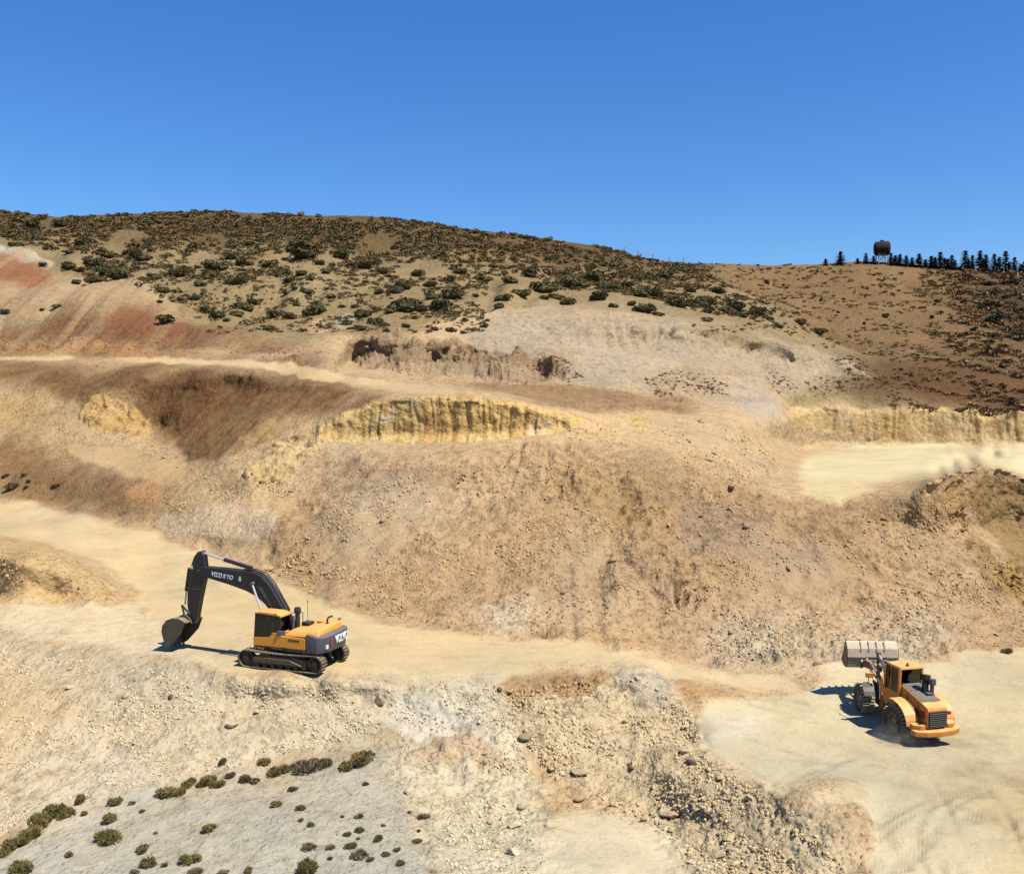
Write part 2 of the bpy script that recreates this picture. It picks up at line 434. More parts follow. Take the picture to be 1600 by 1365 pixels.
zone('hill', (160,138,98), [(-320,300),(1920,300),(1920,640),(1240,640),(1180,560),(1050,500),(850,470),(760,480),(640,520),(540,530),(420,545),(-320,560)], 16, rough=0.9)
zone('crest', (116,94,62), [(-320,300),(1920,300),(1110,440),(1000,430),(850,412),(700,395),(500,385),(300,380),(200,372),(-320,360)], 24, rough=1.0)
zone('right_hill', (144,116,78), [(1060,300),(1110,425),(1150,450),(1240,503),(1340,540),(1600,560),(1920,570),(1920,300)], 10, rough=1.0)
zone('dark_hill', (88,70,50), [(1400,412),(1480,430),(1500,470),(1560,540),(1920,570),(1920,400)], 40, rough=1.0)
zone('brown_strip', (112,82,52), [(1250,585),(1330,545),(1460,550),(1920,575),(1920,642),(1420,632),(1300,618)], 26, rough=0.9)
zone('scarp', (190,170,140), [(760,490),(900,478),(1060,500),(1200,530),(1380,570),(1370,592),(1240,604),(1200,650),(1130,640),(1000,610),(860,600),(740,590),(700,540)], 22, rough=0.8)
zone('pale_hill', (182,154,116), [(-320,380),(0,392),(60,392),(120,430),(220,440),(300,480),(260,505),(100,490),(0,512),(-320,515)], 14, rough=0.6)
zone('pale_hill', (196,180,152), [(-320,372),(0,383),(60,392),(100,410),(40,412),(0,400),(-320,395)], 6, rough=0.6)
zone('red_patch', (158,96,62), [(-320,398),(0,398),(60,404),(104,432),(70,446),(0,436),(-320,440)], 16, 0.8)
zone('red_band', (142,100,68), [(-320,518),(0,512),(80,494),(110,472),(140,490),(180,480),(230,478),(290,498),(360,512),(440,535),(520,545),(500,560),(300,546),(150,528),(0,532)], 20)
zone('tan_band', (172,130,86), [(-320,532),(0,532),(150,528),(300,546),(480,560),(480,570),(380,562),(200,556),(0,553),(-320,555)], 8, rough=0.9)
zone('purple_bank', (124,86,64), [(330,545),(430,540),(540,552),(540,575),(480,572),(400,562)], 22, 0.6)
zone('cone', (200,166,128), [(478,520),(490,486),(502,484),(518,512),(512,526)], 6)
zone('cone', (178,168,138), [(520,500),(545,470),(555,500),(538,520)], 6)
zone('outcrop', (174,148,114), [(540,525),(700,530),(800,556),(900,580),(870,604),(700,592),(560,572)], 8, rough=1.0)
zone('above_cut', (168,134,96), [(560,572),(720,592),(980,610),(1120,645),(920,642),(790,616),(650,592)], 10)
zone('brown_spot', (138,100,64), [(820,562),(870,550),(915,590),(880,602),(830,590)], 26, 0.7)
zone('brown_spot', (146,110,74), [(1005,590),(1060,578),(1130,592),(1145,628),(1080,622),(1020,625)], 26, 0.7)
zone('brown_spot', (126,86,54), [(1190,560),(1210,575),(1250,605),(1240,625),(1200,600)], 26, 0.7)
zone('brown_spot', (104,72,46), [(1255,588),(1300,592),(1400,606),(1410,622),(1330,615),(1275,620)], 26, 0.7)
zone('talus', (188,170,146), [(1135,608),(1195,602),(1235,652),(1170,662)], 14, 0.8, rough=0.35)
zone('bowl', (128,94,60), [(-320,562),(0,563),(200,568),(400,576),(560,602),(640,613),(560,640),(480,655),(400,685),(330,705),(250,690),(230,660),(160,612),(120,640),(80,610),(0,602),(-320,590)], 22, rough=0.7)
zone('bowl', (140,108,70), [(270,690),(340,645),(430,605),(540,610),(500,625),(430,645),(360,690),(300,720)], 10, rough=0.5)
zone('yellow_left', (200,166,114), [(-320,600),(0,606),(80,618),(112,648),(70,672),(0,668),(-320,680)], 24)
zone('hummock', (206,170,112), [(126,648),(135,624),(160,615),(200,632),(244,660),(235,684),(150,672)], 5, rough=0.9)
zone('left_slope', (146,112,74), [(-320,690),(0,686),(100,700),(200,735),(300,772),(220,812),(100,790),(0,772),(-320,758)], 34, rough=0.7)
zone('bowl_mix', (156,124,86), [(60,575),(160,572),(190,600),(150,612),(100,606)], 30, 0.5)
zone('bowl_mix', (112,80,52), [(240,572),(330,576),(330,620),(270,650),(236,640)], 34, 0.6)
zone('bowl_mix', (160,130,88), [(330,690),(420,640),(520,612),(500,630),(420,665)], 24, 0.6)
zone('bowl_track', (204,170,122), [(60,680),(120,690),(200,704),(300,722),(270,756),(200,740),(120,714)], 10, rough=0.3)
zone('spur_track', (212,182,130), [(365,684),(430,644),(522,625),(505,642),(430,674)], 16, 0.8, rough=0.3)
zone('orange', (196,152,104), [(190,760),(250,752),(260,780),(200,785)], 8)
zone('yellow_cut', (202,174,124), [(378,756),(395,725),(430,690),(520,650),(495,704),(440,752)], 7, rough=0.9)
zone('yellow_cut', (222,188,124), [(505,660),(580,628),(700,618),(800,628),(915,650),(912,669),(800,684),(700,692),(560,690),(500,688)], 5, rough=0.8)
zone('yellow_cut', (208,178,118), [(975,655),(1000,645),(1020,655),(1018,672),(985,672)], 5)
zone('pale_slope', (216,190,152), [(225,812),(330,785),(430,790),(455,812),(400,842),(280,838)], 10)
zone('big_slope', (196,163,121), [(430,800),(500,720),(700,700),(900,692),(1000,700),(1130,740),(1250,780),(1400,780),(1480,742),(1540,725),(1700,760),(1920,900),(1920,1000),(1600,1010),(1420,1035),(1100,1040),(850,1003),(600,963),(480,928),(418,885)], 14, rough=0.9)
zone('grey_slope', (188,160,126), [(1060,800),(1130,780),(1250,830),(1330,850),(1300,900),(1150,870),(1040,850)], 24)
zone('grey_slope', (186,160,126), [(560,740),(660,705),(700,740),(600,830),(500,870),(480,820)], 24)
zone('ledge', (176,142,100), [(1060,735),(1120,745),(1180,775),(1260,788),(1340,795),(1345,850),(1290,845),(1240,832),(1180,815),(1110,790)], 30, rough=1.0)
zone('ledge', (190,154,104), [(830,745),(1000,735),(1060,790),(1000,840),(940,800),(870,790)], 30, rough=1.0)
zone('ledge', (182,150,100), [(1478,756),(1522,750),(1500,800),(1560,880),(1610,960),(1560,930),(1510,850),(1470,790)], 10, rough=1.0)
zone('fan', (202,176,138), [(620,760),(700,720),(740,740),(640,860),(520,900),(480,880)], 30, 0.6, rough=0.4)
zone('fan', (200,174,136), [(900,800),(940,790),(930,900),(960,980),(880,980),(880,880)], 30, 0.6, rough=0.4)
zone('fan', (190,166,132), [(1150,850),(1260,840),(1340,870),(1360,960),(1200,940),(1120,900)], 30, 0.6, rough=0.35)
zone('cleft', (140,112,76), [(1058,908),(1067,898),(1074,930),(1076,948),(1068,962),(1062,935)], 4, rough=1.0)
zone('cleft', (140,112,76), [(1077,916),(1085,920),(1084,952),(1078,962)], 4, rough=1.0)
zone('cleft', (140,112,76), [(1090,946),(1098,942),(1094,966),(1086,964)], 4, rough=1.0)
zone('edge_rock', (190,152,92), [(1570,868),(1605,870),(1660,930),(1620,960),(1580,930)], 6, rough=1.0)
zone('olive', (164,134,88), [(1508,785),(1540,735),(1600,748),(1920,760),(1920,930),(1610,930),(1570,870)], 10)
zone('toe_grey', (196,178,146), [(1080,975),(1180,955),(1300,965),(1480,965),(1500,1008),(1420,1030),(1300,1028),(1100,1034)], 34)
zone('white_patch', (214,194,160), [(740,935),(845,930),(862,955),(790,990),(750,975)], 22, 0.7)
zone('bench', (228,211,162), [(1240,748),(1262,706),(1420,697),(1920,693),(1920,750),(1600,744),(1540,719),(1480,737),(1380,753),(1300,768)], 16, rough=0.05)
zone('bench', (222,200,150), [(1225,760),(1300,752),(1400,752),(1300,784)], 8, rough=0.3)
zone('right_cut', (214,184,130), [(1235,632),(1350,640),(1600,631),(1920,636),(1920,688),(1600,690),(1450,690),(1340,681),(1232,664)], 5, rough=0.8)
zone('haul', (219,194,146), [(-320,765),(0,781),(100,801),(250,833),(330,863),(400,890),(480,932),(560,959),(700,990),(850,1005),(1000,1018),(1100,1040),(1250,1060),(1300,1090),(1220,1092),(1100,1066),(1000,1042),(900,1044),(780,1060),(700,1062),(560,1052),(370,1050),(200,1010),(240,965),(210,925),(130,870),(0,838),(-320,838)], 12, rough=0.12)
zone('left_mound', (206,174,124), [(-320,836),(0,838),(80,848),(140,880),(200,930),(120,945),(0,940),(-320,940)], 10, rough=0.8)
zone('pad', (224,204,166), [(-320,940),(0,944),(220,955),(300,1010),(380,1052),(200,1022),(0,987),(-320,1005)], 14, rough=0.35)
zone('low_slope', (209,190,155), [(-320,1008),(0,988),(200,1024),(375,1055),(560,1062),(625,1060),(600,1160),(420,1200),(250,1235),(80,1272),(-320,1420)], 18, rough=0.75)
zone('low_slope', (212,188,148), [(-320,1020),(0,1000),(130,1060),(60,1180),(-320,1300)], 40, rough=0.7)
zone('grey_mound', (194,186,163), [(-320,1430),(0,1345),(80,1275),(250,1238),(420,1204),(600,1168),(640,1230),(690,1365),(690,1520),(-320,1520)], 34, rough=0.55)
zone('mid_bottom', (213,199,164), [(600,1062),(780,1062),(860,1250),(900,1520),(690,1520),(650,1300),(615,1200)], 24, rough=0.85)
zone('white_track', (222,206,180), [(600,1085),(700,1095),(772,1108),(770,1140),(700,1150),(620,1150)], 24, 0.7, rough=0.3)
zone('brown_ledge', (202,174,136), [(625,1162),(700,1152),(745,1152),(835,1205),(822,1220),(720,1184),(640,1194)], 14, 0.8)
zone('rock_gully', (212,189,148), [(790,1068),(900,1058),(1000,1052),(1090,1100),(1120,1180),(1250,1262),(1340,1365),(1310,1520),(1150,1520),(1000,1275),(880,1240),(800,1130)], 26, rough=1.0)
zone('wash', (223,207,170), [(875,1262),(1000,1284),(1110,1365),(1160,1520),(850,1520),(850,1390)], 22, rough=0.2)
zone('pile', (184,172,154), [(950,1058),(985,1042),(1020,1046),(1062,1092),(1000,1122)], 16, 0.7, rough=0.9)
zone('brown_edge', (188,152,108), [(770,1062),(900,1050),(960,1050),(930,1085),(850,1082),(780,1085)], 8)
zone('brown_edge', (196,158,112), [(1050,1056),(1110,1072),(1200,1096),(1150,1108),(1070,1090)], 8)
zone('floor', (218,200,158), [(1100,1092),(1220,1092),(1280,1060),(1310,1034),(1420,1037),(1530,1027),(1600,1014),(1920,990),(1920,1520),(1420,1520),(1350,1350),(1350,1262),(1270,1262),(1200,1232),(1090,1150)], 14, rough=0.14)
zone('white_floor', (222,210,188), [(1090,1112),(1200,1105),(1272,1128),(1150,1150),(1090,1138)], 24, 0.7)
zone('brown_floor', (206,174,124), [(1200,1226),(1300,1214),(1352,1220),(1372,1238),(1290,1258),(1200,1256)], 20, 0.8, rough=0.7)
zone('tan_floor', (214,190,142), [(1520,1190),(1920,1180),(1920,1480),(1580,1480),(1560,1330)], 50)
zone('upper_road', (216,186,138), [(-320,556),(0,554.5),(120,556),(200,558),(300,561),(400,564),(480,574),(560,589),(640,601),(700,607),(800,619),(780,624),(700,617),(640,612),(560,601),(480,586),(400,574),(300,570),(200,565),(120,561),(0,560),(-320,562)], 3, rough=0.15)

# ------------------------------------------------------------------ terrain mesh
STEP = 2.0
cu = np.concatenate([np.arange(-320, -60, 6.0), np.arange(-60, 1660, STEP), np.arange(1660, 1921, 6.0)])
side = np.array([2200, 2800, 4000, 7000.])
cu = np.concatenate([W0 - side[::-1] , cu, side])
NR = int((1520 - 330) / STEP)
ridge_v = np.interp(cu, [r[0] for r in RIDGE], [r[1] for r in RIDGE])
sfrac = np.linspace(0, 1, NR)
Vg = 1520 + (ridge_v[None] - 1520) * sfrac[:, None]
Ug = np.repeat(cu[None], NR, 0)
D = np.exp(bil(LND, Ug, Vg))
RXY = (Ug - W0 / 2) / F0
Bv = (H0 / 2 - Vg) / F0
ry = math.cos(PITCH) + Bv * math.sin(PITCH)
rz = -math.sin(PITCH) + Bv * math.cos(PITCH)
P = np.stack([RXY / ry * D, D, rz / ry * D], -1)

def normals(P):
    du = np.gradient(P, axis=1); dv = np.gradient(P, axis=0)
    n = np.cross(du, dv)
    n /= np.linalg.norm(n, axis=-1, keepdims=True) + 1e-9
    return n
N = normals(P)
px, py, pz = P[..., 0], P[..., 1], P[..., 2]
# ragged borders between soils: look the zones up at a spot shifted by noise
sp = np.linalg.norm(np.gradient(P, axis=0), axis=-1)        # spacing of the terrain grid points: finer detail than this is left to the material
def att(f): return 1 - sm(f * sp, 0.14, 0.34)
def sm(a, lo, hi):
    t = np.clip((a - lo) / (hi - lo), 0, 1)
    return t * t * (3 - 2 * t)
def fbma(f, octv=3, gain=0.5, o=0.0):
    s = 0; a = 1.0; t = 0
    for i in range(octv):
        s = s + a * att(f) * perlin(px * f + 17.3 * i + o, py * f - 9.1 * i, pz * f + 3.7 * i)
        t += a; a *= gain; f *= 2.03
    return s / t
wob = np.clip(70 / D, 0.3, 1.1)
wu = (fbma(0.22, 5, 0.62) * 30) * wob; wv = (fbma(0.22, 5, 0.62, 50.0) * 17) * wob
Uw, Vw = Ug + wu, Vg + wv
rag = fbma(0.5, 5, 0.68, 5.0) * 0.9 + fbma(0.12, 3, 0.6, 15.0) * 1.0
soil = np.empty(D.shape + (3,)); soil[:] = s2l((204, 174, 130))
rough = np.full(D.shape, 0.75)
mk = {}
for name_, rgb_, m_, fe_, op_, ro_ in ZONES:
    t = bil(m_, Uw, Vw, ZU, ZV)
    i = t > 0.02
    ti = t[i]
    wdt = 0.10 + 0.012 * fe_                       # soft zones keep a wider border
    ti = sm(ti + np.clip(0.6 * rag[i], -0.45, 0.45) * (4 * ti * (1 - ti)), 0.5 - wdt, 0.5 + wdt)
    full = mk.setdefault(name_, np.zeros(D.shape)); full[i] = np.maximum(full[i], ti)
    if rgb_ is not None: soil[i] += (s2l(rgb_) - soil[i]) * (ti * op_)[:, None]
    if ro_ is not None: rough[i] += (ro_ - rough[i]) * ti

flat_ = (1 - mk['bench']) * (1 - mk['haul']) * (1 - mk['floor'])
for k_ in ('big_slope', 'ledge', 'toe_grey', 'rock_gully', 'left_mound', 'low_slope', 'mid_bottom'):
    mk[k_] = mk[k_] * (flat_ if k_ != 'left_mound' else 1.0)
disp = np.zeros(D.shape)
amp = 0.03 + 0.97 * np.clip((rough - 0.1) / 0.9, 0, 1)
amp *= 1 - 0.85 * np.clip(mk['yellow_cut'] * sm(Ug, 480, 520) + mk['right_cut'], 0, 1)
disp += amp * 0.75 * fbma(0.14, 6, 0.60)
disp += amp * att(1.6) * 0.20 * (ridged(px, py, pz, 0.9, 3) - 0.6)
disp += 0.02 * fbma(0.6, 2)
near = np.exp(-np.maximum(D - 40, 0) / 60)
disp += amp * near * att(3.0) * 0.14 * np.abs(perlin(px * 3.1, py * 3.1, pz * 3.1))
# rills running down the large slope and the hill
tt = sm(px, -6, 12)
qq = (px * 0.74 - py * 0.67) * (1 - tt) + (px * 0.98 + py * 0.12) * tt + 0.6 * fbma(0.2, 2, 0.5, 9.0)
strk = perlin(qq * 0.55, py * 0.05, pz * 0.05) + 0.5 * perlin(qq * 1.6, py * 0.1, pz * 0.1)
bsm = mk['big_slope']
rx = px + 5.0 * fbma(0.07, 4, 0.6, 44.0); 
run = 1 - np.abs(perlin(rx * 0.17 + tt * 3, py * 0.035, pz * 0.04))
rung = sm(fbma(0.06, 2, 0.5, 19.0), -0.1, 0.3)
disp -= 0.32 * bsm * rung * sm(run, 0.66, 1.0)
disp += 0.5 * bsm * fbma(0.22, 4, 0.62, 27.0)
disp += 0.05 * bsm * strk + 0.16 * mk['bowl'] * strk
hr = 1 - np.abs(perlin((px + 3 * fbm(px, py, pz, 0.05, 2)) * 0.12, py * 0.012, pz * 0.02))
hillm = np.clip(mk['hill'] + mk['crest'] + mk['right_hill'], 0, 1)
sky_fade = 1 - sm(Vg, ridge_v[None] + 4, ridge_v[None] + 40)
hgate = sm(fbm(px, py, pz, 0.03, 2), -0.2, 0.5)
hd = -2.0 * hgate * sm(hr, 0.5, 1.0) + 2.2 * fbma(0.045, 4, 0.55)
disp += hillm * hd * (1 - 0.75 * sky_fade)
# fluted faces of the cuts: ribs left by bucket teeth and rain
wav = px + 1.0 * fbm(px, py, pz * 0.5, 0.35, 3)
fl = np.sqrt(np.abs(perlin(wav * 0.85, py * 0.02, pz * 0.08))) + 0.5 * np.sqrt(np.abs(perlin(wav * 2.1 + 9, py * 0.02, pz * 0.12)))
flm = np.clip(mk['yellow_cut'] * sm(Ug, 490, 520) + mk['right_cut'], 0, 1)
flmod = 0.35 + 0.9 * sm(fbma(0.12, 3, 0.5, 121.0), -0.35, 0.45)
disp += flm * 0.40 * flmod * (fl - 0.8)
sf = np.clip(mk['scarp'], 0, 1) * sm(Vg, 498, 512) * (1 - sm(Vg, 535, 560)) * sm(Ug, 840, 1040)
disp += sf * 0.9 * (np.sqrt(np.abs(perlin(px * 0.55, py * 0.02, pz * 0.06))) - 0.4) * (1 - sm(Ug, 1030, 1060))
# outcrop and gully: blocky rock
def blocks(f, o=0.0, k=5.0):
    q = (fbm(X_ + o, Y_, Z_, f, 3, 0.55) + 0.15 * fbm(X_ + o, Y_, Z_, f * 4, 2)) * k
    r = np.round(q); return (r + 0.5 * np.clip((q - r) * 2, -1, 1) ** 5) / k
def on(mask, fn):
    """add fn() to the relief only where the mask reaches"""
    global X_, Y_, Z_
    i = mask > 0.004
    X_, Y_, Z_ = px[i], py[i], pz[i]
    disp[i] += mask[i] * fn(i)
on(mk['outcrop'], lambda i: 3.6 * blocks(0.2, 3.0) + 2.6 * (ridged(X_ * 0.22, Y_ * 0.04, Z_ * 0.03, 1, 3) - 0.65))
gpatch = 0.35 + 0.65 * sm(fbma(0.12, 3, 0.5, 61.0), -0.3, 0.3)
on(mk['rock_gully'] * gpatch, lambda i: 0.55 * blocks(0.5) + 0.32 * blocks(1.4, 7.0) * att(1.6)[i])
on(mk['pile'], lambda i: 0.5 * fbm(X_, Y_, Z_, 0.9, 3))
on(np.clip(mk['ledge'], 0, 1), lambda i: 1.1 * blocks(0.32, 21.0) + 0.5 * blocks(0.9, 5.0))
on(mk['edge_rock'], lambda i: 1.4 * blocks(0.5, 2.0))
on(mk['hummock'], lambda i: 1.6 * blocks(0.3, 11.0))
on(mk['yellow_cut'] * (1 - sm(Ug, 470, 505)), lambda i: 1.3 * blocks(0.35, 31.0))
on(mk['yellow_cut'], lambda i: 0.22 * blocks(0.5, 87.0) + 0.16 * blocks(1.2, 88.0))
on(mk['right_cut'], lambda i: 0.15 * blocks(0.8, 88.0) + 0.55 * (np.sqrt(np.abs(perlin(wav[i] * 0.6, Y_ * 0.02, Z_ * 0.06))) - 0.5))
on(mk['cleft'], lambda i: -0.45 + 0.8 * (ridged(X_ * 1.1, Y_ * 0.1, Z_ * 0.12, 1, 3) - 0.62))
on(mk['left_mound'] * sm(Ug, 60, 100), lambda i: 0.5 * blocks(0.5, 13.0))
on(mk['brown_spot'], lambda i: 2.0 * (ridged(X_ * 0.35, Y_ * 0.05, Z_ * 0.10, 1, 3) - 0.6))
on((mk['toe_grey'] + mk['tan_band'] + mk['above_cut'] * 0.5).clip(0, 1), lambda i: 0.7 * blocks(0.5, 41.0))
clod = np.clip(bsm * (1 - mk['fan']) + mk['low_slope'] * 0.5 + mk['mid_bottom'] * 0.8 + mk['scarp'] + mk['tan_band'] + mk['above_cut'], 0, 1) * sm(fbma(0.1, 3, 0.5, 71.0), -0.25, 0.25)
on(clod, lambda i: 0.62 * blocks(0.4, 51.0) + 0.34 * blocks(1.1, 57.0))
bnk = np.clip(mk['pale_hill'] + mk['red_band'] + mk['tan_band'], 0, 1)
on(bnk, lambda i: 1.1 * (np.sqrt(np.abs(perlin(X_ * 0.16, Y_ * 0.01, Z_ * 0.03))) - 0.5) + 0.4 * np.sqrt(np.abs(perlin(X_ * 0.5, Y_ * 0.02, Z_ * 0.05))))
on(mk['bowl'], lambda i: 0.8 * (np.sqrt(np.abs(perlin(qq[i] * 0.16, Y_ * 0.02, Z_ * 0.03))) - 0.5) + 0.3 * blocks(0.5, 19.0))
# overhanging lip of the upper scarp
lip_v = np.interp(Ug, [1045, 1060, 1110, 1170, 1235, 1250], [520, 510, 515, 530, 556, 575])
lip = np.exp(-((Vg - lip_v) / 3.2) ** 2) * sm(Ug, 1040, 1062) * (1 - sm(Ug, 1228, 1250))
disp += 1.1 * lip
under = np.exp(-((Vg - lip_v - 10) / 6.5) ** 2) * sm(Ug, 1050, 1070) * (1 - sm(Ug, 1228, 1250))
disp += under * (-0.6 + 1.0 * np.sqrt(np.abs(perlin(px * 0.6, py * 0.02, pz * 0.05))))
# wheel ruts on the loader floor and in the wash: arcs about a few turning centres
def ruts(cx, cy, r0, gauge, a0, a1, depth=0.05, wd=0.22):
    r = np.hypot(px - cx, py - cy); a = np.arctan2(py - cy, px - cx)
    k = ((a > a0) & (a < a1)).astype(float)
    lug = 0.85 + 0.15 * np.sign(np.sin(a * r * 19.0 + 2.0 * np.sin(a * 9)))
    return depth * k * lug * sum(np.exp(-((r - rr) / wd) ** 2) for rr in (r0, r0 + gauge))
rut = np.zeros(D.shape)
fl_m = np.clip(mk['floor'] + mk['wash'] + mk['haul'], 0, 1)
rgen = random.Random(5)
for (cx, cy, r0, a0, a1, n) in ((24, 33, 9.5, 1.6, 3.6, 5), (19, 28, 12, 0.2, 1.7, 4), (-14, 20, 40, 0.3, 1.0, 4), (-6, 32, 11, 0.0, 1.1, 4), (40, 70, 34, 2.9, 4.0, 4), (-60, 140, 75, -1.2, -0.5, 4), (10, 12, 36, 0.9, 1.6, 3), (43.7, 56.5, 24, -2.95, -2.0, 3), (-4.8, 43.5, 24, -0.7, 0.26, 3), (30, 20, 22, 1.5, 2.6, 4)):
    for i in range(n):
        rut += ruts(cx + rgen.uniform(-1.5, 1.5), cy + rgen.uniform(-1.5, 1.5), r0 + rgen.uniform(-2, 2), 2.1, a0 + rgen.uniform(-0.2, 0.2), a1 + rgen.uniform(-0.3, 0.3), 0.05, rgen.uniform(0.16, 0.3))
rut *= sm(fbma(0.25, 3, 0.5, 77.0), -0.15, 0.4)
disp -= rut * fl_m
soil = soil * (1 - 0.9 * np.clip(rut * 3.0, 0, 0.2) * fl_m)[..., None]
# fade at the very ridge rows so that the skyline keeps its line
P += N * disp[..., None]
# colour streaks that belong to the ground: beds and ribs of other clay in the cuts
st = perlin(wav * 1.1, 3.0, pz * 0.12) + 0.5 * perlin(wav * 2.9, 7.0, pz * 0.2)
stc = sm(st, 0.0, 0.7)[..., None] * flm[..., None]
soil = soil * (1 - 0.5 * stc) + s2l((190, 144, 82)) * 0.5 * stc
wh = sm(fbm(px, py, pz, 0.35, 3) - 0.03 * (pz + 2), 0.22, 0.45)[..., None] * flm[..., None]
soil = soil * (1 - 0.6 * wh) + s2l((222, 206, 178)) * 0.6 * wh
bed = sm(perlin(px * 0.03, py * 0.03, pz * 0.9), 0.1, 0.5)[..., None] * (mk['outcrop'] + mk['scarp'] * 0.5)[..., None].clip(0, 1)
soil = soil * (1 - 0.35 * bed) + s2l((120, 86, 58)) * 0.35 * bed
soil = soil * (1 + 0.05 * bsm * strk + 0.10 * mk['bowl'] * strk)[..., None]
bank = np.clip(mk['pale_hill'] + mk['red_band'] + mk['red_patch'] + mk['tan_band'], 0, 1)
bs = perlin((px + 1.5 * fbma(0.1, 2, 0.5, 8.0)) * 0.22, py * 0.01, pz * 0.03) + 0.5 * perlin(px * 0.7, py * 0.02, pz * 0.05)
bsc = (sm(bs, -0.05, 0.55) * bank * 0.5)[..., None]
soil = soil * (1 - bsc) + s2l((182, 154, 116)) * bsc
soil = soil * (1 + 0.30 * np.clip(fbma(0.06, 6, 0.62, 3.0), -1, 1))[..., None]
warm = np.clip(fbma(0.10, 4, 0.6, 91.0), -1, 1)[..., None] * np.array([0.10, 0.0, -0.16])
soil = soil * (1 + warm)
pat = sm(fbma(0.5, 4, 0.6, 33.0), 0.12, 0.5) * np.clip(rough, 0, 1)       # darker crumbly patches by noise, stronger on rough ground
soil = soil * (1 - 0.26 * pat)[..., None]
soil = np.clip(soil * 0.535, 0.008, 0.62)

def grid_mesh(name, P, attrs, mat):
    nr, nc = P.shape[:2]
    me = bpy.data.meshes.new(name)
    idx = np.arange(nr * nc).reshape(nr, nc)
    q = np.stack([idx[:-1, :-1], idx[:-1, 1:], idx[1:, 1:], idx[1:, :-1]], -1).reshape(-1, 4)
    me.vertices.add(nr * nc)
    me.vertices.foreach_set('co', P.astype(np.float32).ravel())
    me.loops.add(q.size); me.loops.foreach_set('vertex_index', q.astype(np.int32).ravel())
    me.polygons.add(len(q))
    me.polygons.foreach_set('loop_start', np.arange(0, q.size, 4, dtype=np.int32))
    me.polygons.foreach_set('use_smooth', np.ones(len(q), bool))
    me.update(calc_edges=True)
    for k, a in attrs.items():
        if a.shape[-1] == 3:
            at = me.attributes.new(k, 'FLOAT_COLOR', 'POINT')
            at.data.foreach_set('color', np.concatenate([a.reshape(-1, 3), np.ones((nr * nc, 1))], 1).astype(np.float32).ravel())
        else:
            at = me.attributes.new(k, 'FLOAT', 'POINT'); at.data.foreach_set('value', a.astype(np.float32).ravel())
    me.materials.append(mat)
    o = bpy.data.objects.new(name, me)
    COL.objects.link(o)
    return o

# land in front of the terrain grid (under and behind the camera) and beyond the skyline
def extra_rows(base, offs):
    rows = []
    for dy, z in offs:
        r = base.copy(); r[:, 1] = r[:, 1] + dy; r[:, 0] *= (base[:, 1] + max(dy, -20)) / base[:, 1]
        r[:, 2] = r[:, 2] + z
        rows.append(r)
    return rows
front = extra_rows(P[0], [(-330, -6), (-100, -4), (-40, -3.2), (-20, -2.2), (-10, -1.2), (-5, -0.6), (-2, -0.2)])
back = extra_rows(P[-1], [(1.5, -0.2), (4, -0.8), (9, -2.4), (18, -5), (40, -12), (90, -26), (200, -45), (600, -60), (3000, -70)])
Pall = np.concatenate([np.array(front), P, np.array(back)], 0)
ext = lambda a: np.concatenate([np.repeat(a[:1], len(front), 0), a, np.repeat(a[-1:], len(back), 0)], 0)
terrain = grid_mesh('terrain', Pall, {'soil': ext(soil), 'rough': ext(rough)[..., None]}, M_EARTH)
terrain['kind'] = 'structure'
terrain['label'] = 'terraced sandy quarry ground rising to a scrub hill'

PN = normals(P)
def ground(u, v):
    """point and normal of the built ground at an image pixel (u, v)"""
    c = float(np.interp(u, cu, np.arange(len(cu))))
    rv = np.interp(u, cu, ridge_v)
    r = (1520 - v) / (1520 - rv) * (NR - 1)
    c = min(max(c, 4), len(cu) - 6); r = min(max(r, 0), NR - 2)
    i, j = int(r), int(c)
    a, b = r - i, c - j
    def g(G): return (G[i, j] * (1 - b) + G[i, j + 1] * b) * (1 - a) + (G[i + 1, j] * (1 - b) + G[i + 1, j + 1] * b) * a
    return Vector(g(P)), Vector(g(PN))

CLUMP = {0.09: fbm(px, py, pz, 0.09, 2), 0.12: fbm(px + 7, py, pz, 0.12, 2)}
def clump(u, v, f=0.09):
    j = min(max(int(round(float(np.interp(u, cu, np.arange(len(cu)))))), 0), len(cu) - 1)
    i = min(max(int(round((1520 - v) / (1520 - ridge_v[j]) * (NR - 1))), 0), NR - 1)
    return float(CLUMP[f][i, j])

# ------------------------------------------------------------------ naming helpers
def tag(o, label, cat, group=None):
    o['label'] = label; o['category'] = cat
    if group: o['group'] = group
    return o
def empty(name, loc=(0, 0, 0)):
    o = bpy.data.objects.new(name, None); o.empty_display_size = 0.2
    COL.objects.link(o); o.location = loc
    return o
def copy_tree(o, parent=None):
    c = o.copy(); COL.objects.link(c)
    if parent is not None: c.parent = parent
    for ch in o.children: copy_tree(ch, c)
    return c

